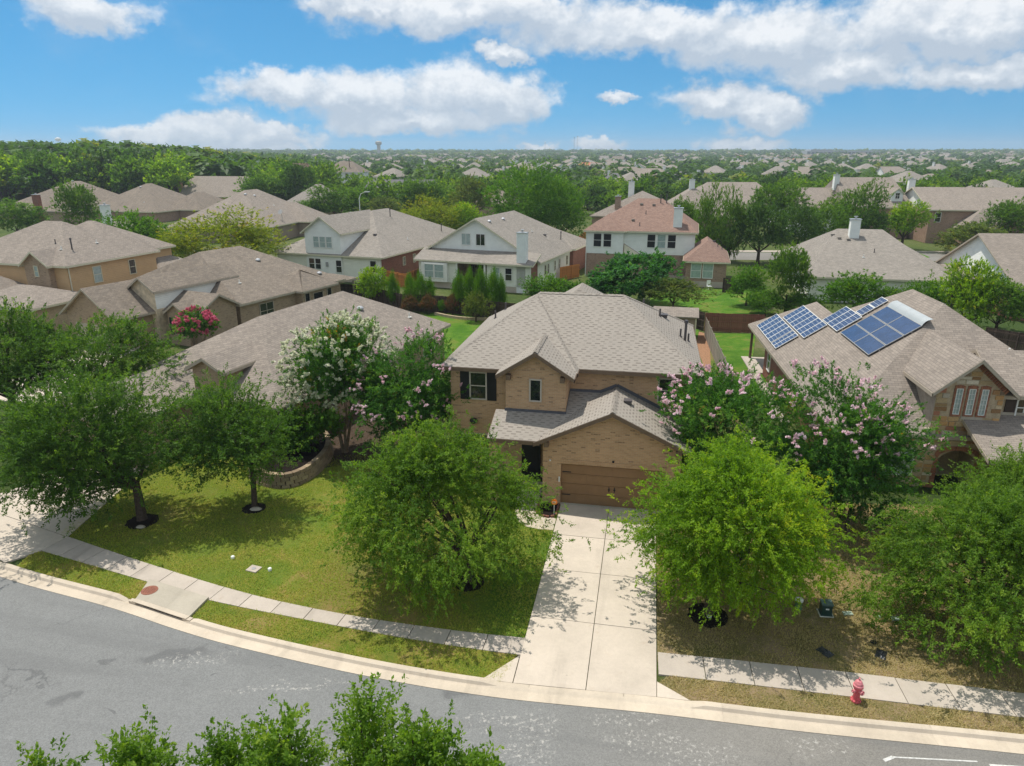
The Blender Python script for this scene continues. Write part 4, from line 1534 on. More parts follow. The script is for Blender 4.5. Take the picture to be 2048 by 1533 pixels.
def rear_left_house():
    H = House('siding_house', 'pale siding house with triple window dormer left of the matching gabled house', (690, 512), 3.5, 20, m_roof_grey, m_trim_cream)
    H.block(-11.5, 5.55, 0, 29, 3.5, 8.35, 'y', 12.5, 12.0, oh=.45, wall=m_side_cream)
    H.block(-3.5, 5.7, 18.5, 28.0, 3.5, 5.8, 'x', 0, 4.6, oh=.45, wall=m_brick_red)
    H.block(-6.6, -.35, -.15, 12.6, 6.3, 8.45, 'y', 0, 0, oh=.4, wall=m_side_white, skip=('+y',))
    H.block(-11.0, -5.8, .5, 9.0, 3.3, 5.4, 'x', 3.4, 0, oh=.4, wall=m_side_cream)
    w = H.W(m_brick_red)
    w.poly([(5.12, .44, 0), (5.12, 28.5, 0), (5.12, 28.5, 3.4), (5.12, .44, 3.4)])
    c = H.W(m_concrete)
    c.poly([(-6.3, .24, 0), (5.1, .24, 0), (5.1, .24, .6), (-6.3, .24, .6)])
    b = MB()
    b.box((-3.45, .22, 3.35), (5.6, .05, .22))
    b.build('belt_board', m_trim_white, H.root)
    for x in (-4.45, -3.45, -2.45):
        H.window((x, .25, 5.1), .95, 1.5, '-y', m_blind, m_trim_white, 0, 1)
    for x in (-5.4, -4.4):
        H.window((x, .25, 2.2), .95, 1.5, '-y', m_glass, m_trim_white, 0, 1)
    H.window((-1.2, .25, 2.0), .95, 1.7, '-y', m_glass, m_trim_white, 0, 1)
    H.window((3.9, .43, 2.2), 1.0, 1.6, '-y', m_glass, m_trim_white, 0, 1)
    for y in (6.5, 9.5, 17.0):
        H.window((5.13, y, 2.2), .8, 1.2, '+x', m_glass, m_trim_cream, 0, 1)
    b = MB()
    b.box((-3.0, .2, 2.2), (.34, .16, .6))
    b.build('meter_box', m_steel, H.root)
    H.downspout(4.95, .36, 3.4)
    H.vents([('dome', -4.0, 2.2), ('dome', -4.0, 5.4), ('dome', -3.9, 8.2), ('tall', -1.2, 14.5), ('box', 1.4, 5.5), ('white', 3.6, 10.6), ('tall', 3.5, 22)])
    H.done()


rear_left_house()


def rear_mid_house():
    H = House('siding_house', 'pale siding house with wide front gable and white chimney in the centre', (1066, 532), 3.5, 21, m_roof_grey, m_trim_cream)
    H.block(-17.4, .0, 2.6, 25.0, 3.45, 8.55, 'y', 0, 8.5, oh=.45, wall=m_side_cream, gable=m_side_white)
    H.block(-6.0, .5, 16.5, 26.0, 3.5, 5.8, 'x', 0, 4.6, oh=.45, wall=m_brick_red)
    t = lambda y: 3.5 + .36 * y
    H.add_polys([[(-16.1, 0, 3.5), (-11, -.0, 3.5), (-11, 3.3, t(3.3)), (-16.1, 3.3, t(3.3))], [(-11, 0, 3.5), (-.0, 0, 3.5), (-.0, 2.9, t(2.9)), (-2.0, 3.3, t(3.3)), (-11, 3.3, t(3.3))]])
    w = H.W(m_side_cream)
    w.poly([(-15.6, .45, .7), (-10.4, .45, .7), (-10.4, .45, 3.5), (-15.6, .45, 3.5)])
    w.poly([(-6.2, .45, .7), (-.45, .45, .7), (-.45, .45, 3.5), (-6.2, .45, 3.5)])
    c = H.W(m_concrete)
    c.poly([(-15.55, .47, -.1), (-.5, .47, -.1), (-.5, .47, .7), (-15.55, .47, .7)])
    br = H.W(m_brick_red)
    br.poly([(-.46, .45, 0), (-.46, 24.6, 0), (-.46, 24.6, 3.5), (-.46, .45, 3.5)])
    st = H.W(m_brick_mix)
    st.poly([(-10.4, 3.0, 0), (-6.2, 3.0, 0), (-6.2, 3.0, 3.6), (-10.4, 3.0, 3.6)])
    st.poly([(-10.4, .45, .0), (-10.4, 3.0, .0), (-10.4, 3.0, 3.5), (-10.4, .45, 3.5)])
    st.poly([(-6.2, 3.0, 0), (-6.2, .45, 0), (-6.2, .45, 3.5), (-6.2, 3.0, 3.5)])
    for x in (-10.2, -6.4):
        b = MB()
        b.box((x, .3, 1.75), (.2, .2, 3.5))
        b.build('patio_post', m_trim_white, H.root)
    for x in (-10.1, -8.1):
        H.window((x, 3.04, 5.9), 1.3, 1.5, '-y', m_glass if x > -9 else m_blind, m_trim_white, 1, 0)
    # box bay
    b = MB()
    b.box((-13.2, .2, 2.0), (3.6, .5, 2.4))
    b.build('bay', m_trim_white, H.root)
    for x in (-13.9, -12.5):
        H.window((x, -.06, 2.15), 1.35, 1.75, '-y', m_blind, m_trim_white, 0, 1)
    H.window((-4.9, .44, 2.2), .95, 1.6, '-y', m_blind, m_trim_white, 0, 1)
    H.window((-3.3, .44, 2.2), .95, 1.6, '-y', m_glass, m_trim_white, 0, 1)
    H.window((-8.3, 2.98, 1.7), 2.4, 2.2, '-y', m_glass, m_trim_brown, 1, 0)
    for y in (6, 7.2, 10, 12, 15.5):
        H.window((-.45, y, 2.1), .7, 1.3, '+x', m_glass, m_trim_cream, 0, 1)
    H.chimney(-1.7, .9, .0, 7.2, 1.15, .9, m_side_white)
    H.downspout(-.42, .36, 3.4)
    H.vents([('dome', -7.7, 5.0), ('dome', -7.6, 9.5), ('box', -3.4, 14.5), ('tall', -2.0, 17.5), ('white', -4.6, 12.4)])
    H.done()


rear_mid_house()


def red_roof_house():
    H = House('siding_house', 'white two storey siding house with reddish shingle roof and white chimney', (1167, 461), 6.3, 14, m_roof_red, m_trim_cream)
    H.block(0, 15.2, 0.5, 14, 6.3, 10.2, 'x', 6.6, 5.2, oh=.42)
    H.block(0, 5.8, 0, 9, 6.3, 8.2, 'y', 3.0, 3, oh=.42)
    w = H.W(m_side_white)
    w.poly([(.42, .42, 3.2), (5.4, .42, 3.2), (5.4, .42, 6.35), (.42, .42, 6.35)])
    w.poly([(5.4, .42, 3.2), (5.4, .95, 3.2), (5.4, .95, 6.35), (5.4, .42, 6.35)])
    w.poly([(5.4, .95, 3.2), (14.8, .95, 3.2), (14.8, .95, 6.35), (5.4, .95, 6.35)])
    w.poly([(14.8, .95, 3.2), (14.8, 13.6, 3.2), (14.8, 13.6, 6.35), (14.8, .95, 6.35)])
    w.poly([(.42, 13.6, 0), (.42, .42, 0), (.42, .42, 6.35), (.42, 13.6, 6.35)])
    b = H.W(m_brick_mix)
    b.poly([(.44, .46, 0), (5.4, .46, 0), (5.4, .46, 3.2), (.44, .46, 3.2)])
    b.poly([(5.38, .98, 0), (14.78, .98, 0), (14.78, .98, 3.2), (5.38, .98, 3.2)])
    c = H.W(m_concrete)
    c.poly([(5.4, .96, 0), (14.8, .96, 0), (14.8, .96, .5), (5.4, .96, .5)])
    H.block(13.5, 19.3, -5.0, 6.2, 3.3, 5.6, 'y', 3.0, 3.0, oh=.42, wall=m_brick_mix)
    c.poly([(13.95, -4.60, 0), (18.85, -4.60, 0), (18.85, -4.60, .75), (13.95, -4.60, .75)])
    for x in (1.9, 3.25):
        H.window((x, .42, 5.0), 1.15, 1.85, '-y', m_black, m_trim_white, 0, 1)
    for x, p in ((9.1, m_black), (10.45, m_blind), (11.8, m_black)):
        H.window((x, .95, 5.0), 1.15, 1.85, '-y', p, m_trim_white, 0, 1)
    H.window((9.4, .97, 1.7), 1.1, 1.9, '-y', m_glass, m_trim_white, 0, 1)
    H.window((10.7, .97, 1.7), 1.1, 1.9, '-y', m_glass, m_trim_white, 0, 1)
    for x in (15.2, 16.65):
        H.window((x, -4.6, 2.1), 1.3, 1.9, '-y', m_blind, m_trim_white, 0, 1)
    H.chimney(12.4, 1.9, 6.5, 9.3, 1.15, .9, m_side_white)
    H.downspout(14.75, .8, 6.2)
    H.downspout(.38, .36, 6.2)
    # small roof against the recess
    H.add_polys([[(5.45, .3, 3.1), (7.6, .3, 3.1), (7.6, .94, 3.3), (5.45, .94, 4.6)]])
    H.vents([('box2', 7.2, 5.9), ('box2', 8.9, 5.8), ('tall', 9.8, 6.3), ('tall', 10.6, 6.3), ('box2', 6.4, 2.6), ('pipe', 8.0, 4.0), ('pipe', 7.4, 1.6), ('pipe', 17.8, 1.0), ('pipe', 18.4, 2.0), ('box', 17.3, 2.8)])
    H.done()


red_roof_house()


def more_houses():
    H = House('brick_house', 'grey roofed house with white chimney behind the solar house', (1615, 552), 2.9, 12, m_roof_grey, m_trim_cream)
    H.block(-.2, 15.4, -.6, 21.5, 2.9, 7.3, 'x', 5.0, 5.4, oh=.42, wall=m_side_cream)
    H.block(6, 17.0, 3, 13.5, 2.9, 5.9, 'x', 4, 5.2, oh=.42, wall=m_brick_mix)
    H.chimney(6.3, 8.6, 6.0, 8.6, 1.1, .9, m_side_white)
    for x in (1.6, 3.0):
        H.window((x, -.16, 1.6), 1.1, 1.5, '-y', m_blind, m_trim_white, 0, 1)
    H.vents([('box2', 4.6, 8.0), ('box2', 5.6, 7.7), ('box2', 4.0, 9.0), ('white', 6.6, 3.8), ('pipe', 8, 5)])
    H.done()
    H = House('siding_house', 'tan roofed house with grey siding gable at the right edge', None, 0, 5, m_roof_tan, m_trim_tan, world_xy=(51.4, 79.5))
    H.block(0, 26, -8.9, 8.9, 3.3, 7.9, 'x', 0, 6, oh=.42, wall=m_brick_red, gable=m_side_white)
    H.block(-1.4, 3.0, -1.0, 9.0, 3.0, 3.9, 'x', 0, 0, oh=.3, fascia=True)
    H.vents([('box2', 5, -1.6), ('box2', 11, -1.6), ('white', 8, 3)])
    H.done()
    H = House('brick_house', 'two storey brick house with white gable and garage wing at upper right', None, 0, 8, m_roof_tan, m_trim_cream, world_xy=(79.5, 146.5))
    H.block(0, 24, -10.2, 9.5, 6.2, 9.9, 'x', 0, 0, oh=.42, wall=m_brick_mix, gable=m_side_white)
    H.block(4.5, 14.0, -14.5, -6, 3.2, 6.6, 'y', 4.2, 3, oh=.4, wall=m_brick_mix)
    H.block(9, 15, -15.8, -9, 3.2, 5.2, 'y', 0, 0, oh=.35, wall=m_brick_mix)
    H.window((1.9, -9.78, 4.8), 1.1, 1.8, '-y', m_glass, m_trim_white, 0, 1)
    H.window((19.5, -9.78, 4.8), 1.3, 1.8, '-y', m_blind, m_trim_white, 0, 1)
    H.window((12.0, -15.44, 1.2), 2.6, 2.0, '-y', m_trim_white, m_trim_white, 0, 3)
    H.chimney(1.4, 4, 7, 11.2, 1.2, 1, m_side_white)
    H.downspout(8.6, -15.5, 3)
    H.done()
    H = House('siding_house', 'steep tan roofed house with small white dormer behind the tree row', None, 0, 3, m_roof_tan, m_trim_cream, world_xy=(66, 145))
    H.block(0, 13.5, -.4, 19, 6.1, 11.5, 'x', .9, .9, oh=.42, wall=m_brick_mix)
    H.block(-10.0, .5, 2.0, 17, 5.6, 9.4, 'x', .9, 0, oh=.42, wall=m_side_white)
    H.block(9.3, 12.0, 1.2, 5.5, 8.6, 9.7, 'y', 0, 0, oh=.25, z0=6.4, wall=m_side_white)
    H.window((10.65, 1.44, 8.2), .9, 1.2, '-y', m_glass, m_trim_white, 1, 1)
    H.window((10.5, .0, 4.3), 2.4, 1.6, '-y', m_glass, m_trim_white, 2, 0)
    H.chimney(.6, 7.5, 9, 12.0, 1, 1, m_side_white)
    H.done()
    H = House('brick_house', 'broad tan hip roofed house behind the orange flowering tree', None, 0, 10, m_roof_tan, m_trim_cream, world_xy=(-46, 134))
    H.block(-20, 0, 0, 27, 3.0, 9.2, 'y', 12.0, 10, oh=.42, wall=m_side_brown)
    H.block(-10, 2.5, 14, 26, 3.0, 6.4, 'x', 0, 5.5, oh=.42, wall=m_side_brown)
    H.vents([('dome', -9.0, 10.5), ('dome', -8.2, 12.5), ('white', -5.0, 14), ('white', -2.6, 9)])
    H.window((-.42, 3.5, 1.7), 1.3, 1.4, '+x', m_blind, m_trim_white, 1, 0)
    H.done()
    H = House('brick_house', 'grey brown hip roofed brick house left of the broad tan roof', None, 0, 14, m_roof_brown, m_trim_cream, world_xy=(-84, 172))
    H.block(-22, 0, 0, 22, 3.0, 9.0, 'y', 11, 9, oh=.42, wall=m_brick_mix)
    H.block(-6, 6, 8, 24, 3.0, 6.8, 'y', 6, 6, oh=.42, wall=m_brick_mix)
    H.window((-8.5, .43, 1.7), 1.6, 1.6, '-y', m_blind, m_trim_white, 0, 1)
    H.vents([('dome', -11.5, 9.5), ('white', -6, 3.5)])
    H.done()
    H = House('brick_house', 'brown roofed house with tall dark brick chimney at far left', None, 0, 14, m_roof_brown, m_trim_tan, world_xy=(-100, 170))
    H.block(-26, 0, 0, 22, 3.2, 9.6, 'y', 11, 8, oh=.42, wall=m_brick_grey)
    H.chimney(-13.0, .2, 0, 6.9, 1.6, 1.0, m_brick_red)
    H.vents([('dome', -13, 11.5)])
    H.done()
    H = House('brick_house', 'low roofed house with tall white chimney behind the green tree', None, 0, 18, m_roof_tan, m_trim_tan, world_xy=(-63, 112))
    H.block(-16, 0, 0, 18, 2.9, 5.6, 'y', 8, 8, oh=.42, wall=m_brick_grey)
    H.chimney(-2.6, 3.0, 0, 8.4, 1.15, .95, m_side_white)
    H.done()
    H = House('siding_house', 'tan roofed house with plain gable behind the grey brown hip roof', None, 0, 12, m_roof_tan, m_trim_tan, world_xy=(-100, 218))
    H.block(0, 24, 0, 18, 4.0, 9.6, 'x', 0, 5, oh=.42, wall=m_side_tan, gable=m_side_tan)
    H.chimney(-2.5, 6, 0, 8.6, 1.3, 1, m_brick_mix)
    H.done()
    H = House('siding_house', 'dark reddish roofed house with tall white chimney near the woods', None, 0, 8, plain('shingle_maroon', (.17, .10, .09), .9), m_trim_white, world_xy=(-92, 268))
    H.block(0, 20, 0, 14, 7.2, 12.8, 'x', 3, 4, oh=.42, wall=m_side_white, z0=2)
    H.chimney(1.0, .0, 2, 13.6, 1.6, 1.2, m_side_white)
    H.done()
    H = House('siding_house', 'pale two storey house with brown roof beside the dark round tree', None, 0, 6, m_roof_brown, m_trim_white, world_xy=(-76, 298))
    H.block(0, 15, 0, 14, 9.0, 13.2, 'x', 5, 5, oh=.42, wall=m_side_white, z0=3)
    for x in (3, 5, 9.5):
        H.window((x, .42, 7.6), 1.2, 1.8, '-y', m_glass, m_trim_white, 0, 1)
    H.done()
    H = House('brick_house', 'grey hip roofed house with red vents behind the bushy trees', None, 0, 4, m_roof_grey, m_trim_tan, world_xy=(-62, 196))
    H.block(0, 16, 0, 16, 3.2, 8.2, 'x', 7.4, 7.4, oh=.42, wall=m_brick_grey)
    H.vents([('box2', 9, 6.5), ('box2', 11.0, 5.5)])
    H.done()
    H = House('siding_house', 'dark roofed house carrying a row of dark solar panels', None, 0, 3, m_roof_dark, m_trim_white, world_xy=(-46, 218))
    H.block(0, 24, 0, 16, 3.4, 8.6, 'x', 2, 2, oh=.42, wall=m_side_white)
    H.done()
    b = MB()
    s = math.atan(5.2 / 8)
    for i in range(5):
        for j in range(2):
            b.box((6.5 + i * 2.0, 2.4 + j * 2.2, 3.4 + (2.4 + j * 2.2) * .65 + .15), (1.9, 2.4, .05), rot=Matrix.Rotation(s, 3, 'X'))
    sp = b.build('solar_array', m_pv)
    sp.location = (-46, 218, 0)
    sp.rotation_euler = (0, 0, math.radians(-3))
    tag(sp, 'ten dark solar panels on the distant dark roof', 'solar panels', 'solar panel arrays on the roof slope')
    H = House('brick_house', 'large plain tan gable roof behind the tall poplars', None, 0, 2, m_roof_tan, m_trim_tan, world_xy=(45, 186))
    H.block(0, 26, 0, 24, 3.0, 8.9, 'x', 7, 6, oh=.42, wall=m_brick_mix)
    H.done()
    H = House('brick_house', 'tan roofed house with pale brick chimney left of the reddish roof', None, 0, 16, m_roof_tan, m_trim_tan, world_xy=(16, 150))
    H.block(0, 18, 0, 22, 4.0, 8.4, 'y', 7, 7, oh=.42, wall=m_brick_mix)
    H.block(3, 9, -2.6, 6, 3.2, 5.0, 'y', 2, 0, oh=.42)
    H.chimney(5.4, 2.4, 4, 7.8, 1.1, 1.0, m_brick_mix)
    H.chimney(6.4, 16, 6, 10.2, 1.2, 1, m_side_white)
    H.done()
    H = House('brick_house', 'tan hip roofed house with white chimney above the reddish roof', None, 0, 10, m_roof_tan, m_trim_tan, world_xy=(31, 158))
    H.block(0, 17, 0, 22, 3.2, 9.0, 'y', 9, 8, oh=.42, wall=m_brick_mix)
    H.chimney(8, 9, 6, 10.6, 1.2, 1, m_side_white)
    H.done()


more_houses()

# ------------------------------------------------------------------ fences, shed, small things
def fence(name, label, pts, h, mat, bw=.14, gap=.012, rails=True, lim=300):
    root = thing(name, label, 'fence', (pts[0][0], pts[0][1], 0))
    o0 = Vector((pts[0][0], pts[0][1]))
    b = MB()
    b.box((0, 0, h / 2), (bw - gap, .02, h))
    me = b.mesh('board', mat)
    pb = MB()
    pb.box((0, 0, h / 2), (.10, .10, h))
    pme = pb.mesh('post', mat)
    cnt = 0
    for p, q in zip(pts, pts[1:]):
        p, q = Vector(p[:2]), Vector(q[:2])
        d = q - p
        L = d.length
        d.normalize()
        a = math.atan2(d.y, d.x)
        nb = int(L / bw)
        for k in range(nb):
            if cnt >= lim:
                break
            o = bpy.data.objects.new('board', me)
            COL.objects.link(o)
            o.parent = root
            c = p + d * (k + .5) * bw - o0
            o.location = (c.x, c.y, RNG.uniform(-.02, .02))
            o.rotation_euler = (0, 0, a + RNG.uniform(-.02, .02))
            cnt += 1
        nrm = Vector((-d.y, d.x))
        for k in range(int(L / 2.4) + 1):
            o = bpy.data.objects.new('post', pme)
            COL.objects.link(o)
            o.parent = root
            c = p + d * min(L, k * 2.4) - nrm * .07 - o0
            o.location = (c.x, c.y, 0)
            o.rotation_euler = (0, 0, a)
        r = MB()
        for z in (.35, h * .55, h - .25):
            c = (p + q) / 2 - nrm * .035 - o0
            r.box((c.x, c.y, z), (L, .04, .09), rz=a)
        r.build('rail', mat, root)
    return root


FH = 1.8
fence('wood_fence', 'weathered grey wooden fence running back between the two yards', [at(1466, 752, FH), at(1412, 634, FH)], FH, m_wood_grey)
fence('wood_fence', 'dark reddish brown board fence crossing behind the green strip of lawn', [at(1412, 626, FH), at(1532, 630, FH)], FH, m_wood_red, .18)
fence('wood_fence', 'short dark fence panel beside the shed', [at(1396, 622, FH), at(1411, 626, FH)], FH, m_wood_dark)
fence('wood_fence', 'dark board fence behind the hedge of junipers', [at(800, 588, FH), at(880, 592, FH), at(1075, 612, FH)], FH, m_wood_dark, .15)
fence('wood_fence', 'dark board fence behind the brown roofed brick house', [at(640, 566, FH), at(720, 570, FH), at(800, 588, FH)], FH, m_wood_dark, .15)
fence('cedar_fence', 'orange cedar fence between the two pale siding houses', [at(774, 541, FH), at(810, 548, FH), at(842, 536, FH)], FH, m_cedar, .15)
fence('cedar_fence', 'orange cedar fence beside the white two storey house', [at(1120, 535, FH), at(1160, 528, FH)], FH, m_cedar, .15)
fence('cedar_fence', 'reddish cedar fence left of the reddish roofed house', [at(1150, 478, FH), at(1172, 462, FH)], FH, m_cedar, .15)
fence('wood_fence', 'dark fence at the right end of the yard behind the white house', [at(1448, 556, FH), at(1490, 560, FH)], FH, m_wood_dark, .15)
fence('wood_fence', 'dark fence at the far right behind the solar house', [at(1975, 655, FH), at(2080, 672, FH)], FH, m_wood_dark, .15)


def shed():
    p0, p1 = at(1308, 630, 2.35), at(1396, 634, 2.35)
    d = Vector((p1[0] - p0[0], p1[1] - p0[1]))
    rz = math.atan2(d.y, d.x)
    L = d.length
    t = thing('garden_shed', 'small brown garden shed with tan roof and cream trim', 'shed', (p0[0], p0[1], 0), rz)
    b = MB()
    b.box((L / 2, 1.5, 1.15), (L - .3, 2.6, 2.3))
    b.build('wall', m_side_brown, t)
    r = MB()
    for (P) in ([(-.1, -.1, 2.30), (L + .1, -.1, 2.30), (L + .1, 1.5, 2.85), (-.1, 1.5, 2.85)], [(-.1, 1.5, 2.85), (L + .1, 1.5, 2.85), (L + .1, 3.1, 2.30), (-.1, 3.1, 2.30)]):
        r.poly(P)
        r.poly([(x, y, z - .07) for x, y, z in reversed(P)])
    r.poly([(-.1, -.1, 2.30), (-.1, -.1, 2.2), (L + .1, -.1, 2.2), (L + .1, -.1, 2.30)])
    r.poly([(L + .1, -.1, 2.22), (L + .1, 3.1, 2.22), (L + .1, 3.1, 2.3), (L + .1, 1.5, 2.85), (L + .1, -.1, 2.3)])
    r.build('roof', m_roof_tan, t)
    for c_, s_ in (((.14, .185, 1.09), (.12, .06, 2.18)), ((L - .14, .185, 1.09), (.12, .06, 2.18)), ((L / 2, .185, 2.24), (L - .3, .06, .12)), ((L - .145, 2.82, 1.15), (.1, .06, 2.3))):
        f = MB()
        f.box(c_, s_)
        f.build('corner_trim', m_trim_cream, t)
    dd = MB()
    dd.box((L * .62, .17, 1.0), (1.1, .06, 1.9))
    dd.build('door', m_wood_dark, t)


shed()


def hydrant():
    x, y, _ = at(1711, 1402)
    t = thing('fire_hydrant', 'faded red fire hydrant on the bare strip beside the sidewalk', 'hydrant', (x, y, .01), .4)
    b = MB()
    b.lathe((0, 0, 0), [(.16, 0), (.16, .05), (.10, .06), (.10, .12), (.105, .5), (.15, .51), (.15, .56)], 14)
    body = b.build('barrel', m_hyd, t)
    c = MB()
    c.lathe((0, 0, .56), [(.155, 0), (.155, .04), (.13, .06), (.12, .12), (.08, .19), (.03, .22)], 14)
    c.tube([(0, 0, .77), (0, 0, .85)], .03, 5)
    c.build('bonnet', m_hyd2, t)
    for ang, r, l, nm in ((0, .055, .2, 'side_cap'), (math.pi, .055, .2, 'side_cap'), (-math.pi / 2, .08, .2, 'pumper_cap')):
        q = MB()
        dx, dy = math.cos(ang), math.sin(ang)
        q.tube([(dx * .08, dy * .08, .42), (dx * l, dy * l, .42)], [r * .8, r * .8], 10)
        q.tube([(dx * (l - .06), dy * (l - .06), .42), (dx * l, dy * l, .42)], r, 8)
        q.tube([(dx * l, dy * l, .42), (dx * (l + .04), dy * (l + .04), .42)], .022, 5)
        q.build(nm, m_hyd2, t)
    q = MB()
    for k in range(8):
        a = k * math.pi / 4
        q.tube([(.135 * math.cos(a), .135 * math.sin(a), .05), (.135 * math.cos(a), .135 * math.sin(a), .075)], .014, 6)
    q.build('flange_bolts', m_rust, t)


hydrant()


def small_things():
    # green utility pedestal
    x, y, _ = at(1650, 1228)
    t = thing('utility_box', 'dark green utility box standing on the dry lawn', 'utility box', (x, y, .012), -.12)
    b = MB()
    b.box((0, 0, .22), (.36, .34, .44))
    b.box((0, 0, .03), (.42, .40, .06))
    b.build('cabinet', m_green_box, t)
    b = MB()
    b.prism([(-.20, -.19), (.20, -.19), (.20, .19), (-.20, .19)], .44, .50)
    b.build('lid', plain('grey_green_lid', (.10, .16, .15), .5), t)
    b = MB()
    b.box((0, -.178, .3), (.12, .012, .06))
    b.build('label_plate', m_white, t)
    b = MB()
    b.box((0, 0, .0), (.50, .48, .04))
    b.build('base', m_trim_white, t)
    # white capped marker post
    x, y, _ = at(1596, 1218)
    t = thing('marker_post', 'green utility marker with white round cap on the dry lawn', 'marker', (x, y, .012))
    b = MB()
    b.lathe((0, 0, 0), [(.14, 0), (.13, .3), (.13, .34)], 12)
    b.build('post', m_green_box if False else plain('pale_green_plastic', (.10, .19, .09), .6), t)
    b = MB()
    b.lathe((0, 0, .34), [(.15, 0), (.15, .07), (.09, .1), (.0, .11)], 14)
    b.build('cap', m_white, t)
    lids = [(1695, 1229, .34, .2, 'pale green flat valve lid on the dry lawn'), (1757, 1236, .14, .14, 'small white cap set in the dry lawn'), (1790, 1239, .3, .22, 'grey green valve lid nearest the right oak')]
    for (px, py, w, d, lab) in lids:
        x, y, _ = at(px, py)
        b = MB()
        b.prism([(-w / 2, -d / 2), (w / 2, -d / 2), (w / 2, d / 2), (-w / 2, d / 2)], 0, .05)
        b.prism([(-w / 2 + .02, -d / 2 + .02), (w / 2 - .02, -d / 2 + .02), (w / 2 - .02, d / 2 - .02), (-w / 2 + .02, d / 2 - .02)], .05, .062)
        o = b.build('valve_lid', plain('lid_green', (.36, .44, .36), .6), None, (x, y, .012))
        tag(o, lab, 'lid')
    for (px, py, r, lab) in [(1650, 1306, .5, 'crumpled dark plastic bag by the sidewalk left of the hydrant'), (1762, 1310, -.6, 'flat black plastic bag by the sidewalk right of the other bag')]:
        x, y, _ = at(px, py)
        rg = random.Random(px)
        b = MB()
        n, mm = 9, 6
        for j in range(mm + 1):
            for i in range(n + 1):
                u, v = i / n - .5, j / mm - .5
                e = (1 - (2 * u) ** 4) * (1 - (2 * v) ** 4)
                b.v.append((u * .34 + rg.uniform(-.012, .012), v * .52 + rg.uniform(-.012, .012), .02 + e * rg.uniform(.02, .09)))
        for j in range(mm):
            for i in range(n):
                a = j * (n + 1) + i
                b.f.append((a, a + 1, a + n + 2, a + n + 1))
                b.mi.append(0)
        o = b.build('plastic_bag', m_black_bag, None, (x, y, .012))
        o.rotation_euler = (0, 0, r)
        tag(o, lab, 'bag')
    x, y, _ = at(1747, 1286)
    b = MB()
    b.lathe((0, 0, -.03), [(.11, 0), (.11, .05), (.08, .052)], 12)
    o = b.build('drain_cap', m_black, None, (x, y, .012))
    tag(o, 'small round black drain cap on the dry lawn', 'drain cap')
    # left lawn
    for (px, py, lab) in [(466, 1118, 'left white sprinkler cap on the yellow green lawn'), (540, 1142, 'white sprinkler cap right of the square meter cover')]:
        x, y, _ = at(px, py)
        b = MB()
        b.lathe((0, 0, 0), [(.08, 0), (.08, .1), (.05, .13)], 12)
        o = b.build('sprinkler_cap', m_white, None, (x, y, .012))
        tag(o, lab, 'sprinkler cap')
    x, y, _ = at(508, 1140)
    t = thing('meter_cover', 'square concrete water meter cover in the left lawn', 'meter cover', (x, y, .012), -.35)
    b = MB()
    b.box((0, 0, .02), (.5, .42, .06))
    b.build('frame', m_walk, t)
    b = MB()
    b.lathe((0, 0, .05), [(.09, 0), (.09, .012)], 14)
    b.build('lid', m_steel, t)
    # storm drain inlet
    t = thing('storm_drain', 'concrete storm drain inlet with rusty manhole lid at the kerb', 'storm drain')
    nk = normals(KERB)
    ks = [(p, n_) for p, n_ in zip(KERB, nk) if -14.75 < p.x < -11.75]
    fr = [tuple(p + n_ * .0) for p, n_ in ks]
    b = MB()
    b.prism(fr + [at(418, 1199)[:2], at(300, 1163)[:2]], -.04, .108)
    b.build('top_slab', m_inlet, t)
    b = MB()
    b.prism([tuple(p + n_ * .19) for p, n_ in ks] + [tuple(p + n_ * .004) for p, n_ in reversed(ks)], .082, .110)
    b.build('lintel', m_kerb, t)
    x, y, _ = at(300, 1186)
    q = MB()
    q.lathe((x, y, .108), [(.31, 0), (.31, .012), (.27, .014)], 20)
    for k in range(-2, 3):
        q.box((x + k * .09, y, .129), (.03, .36 - abs(k) * .06, .01))
    q.build('manhole_lid', m_rust, t)
    q = MB()
    q.prism([tuple(p + n_ * .13) for p, n_ in ks[1:-1]] + [tuple(p + n_ * .006) for p, n_ in reversed(ks[1:-1])], -.02, .08)
    q.build('throat_shade', m_black, t)  # solid black block stands in for the shade inside the opening
    for p, n_ in (ks[0], ks[-1]):
        q = MB()
        q.box((p.x + n_.x * .10, p.y + n_.y * .10, .03), (.34, .18, .10), rz=math.atan2(n_.y, n_.x) + math.pi / 2)
        q.build('pier', m_kerb, t)
    # mulch beds
    for (px, py, r, lab) in [(937, 1166, .62, 'round black mulch ring under the central oak'), (1416, 1232, .72, 'round black mulch ring under the yellow green elm'), (285, 1044, .7, 'dark mulch ring under the large left oak'), (508, 1018, .55, 'dark mulch ring under the slim left oak')]:
        x, y, _ = at(px, py)
        b = MB()
        n = 22
        pts = [(r * (1 + .06 * math.sin(3 * k)) * math.cos(2 * math.pi * k / n), r * (1 + .06 * math.cos(2 * k)) * math.sin(2 * math.pi * k / n)) for k in range(n)]
        b.prism(pts, 0, .03)
        for i in range(n):
            b.poly([(*pts[i], .03), (*pts[(i + 1) % n], .03), (0, 0, .10)])
        o = b.build('mulch_ring', m_mulch, None, (x, y, .012))
        tag(o, lab, 'mulch ring')
    x, y, _ = at(1418, 1238)
    b = MB()
    b.lathe((0, 0, 0), [(.09, 0), (.09, .05), (.05, .06)], 12)
    o = b.build('sprinkler_cap', m_white, None, (x, y, .08))
    tag(o, 'white round cap in the mulch under the elm', 'sprinkler cap')
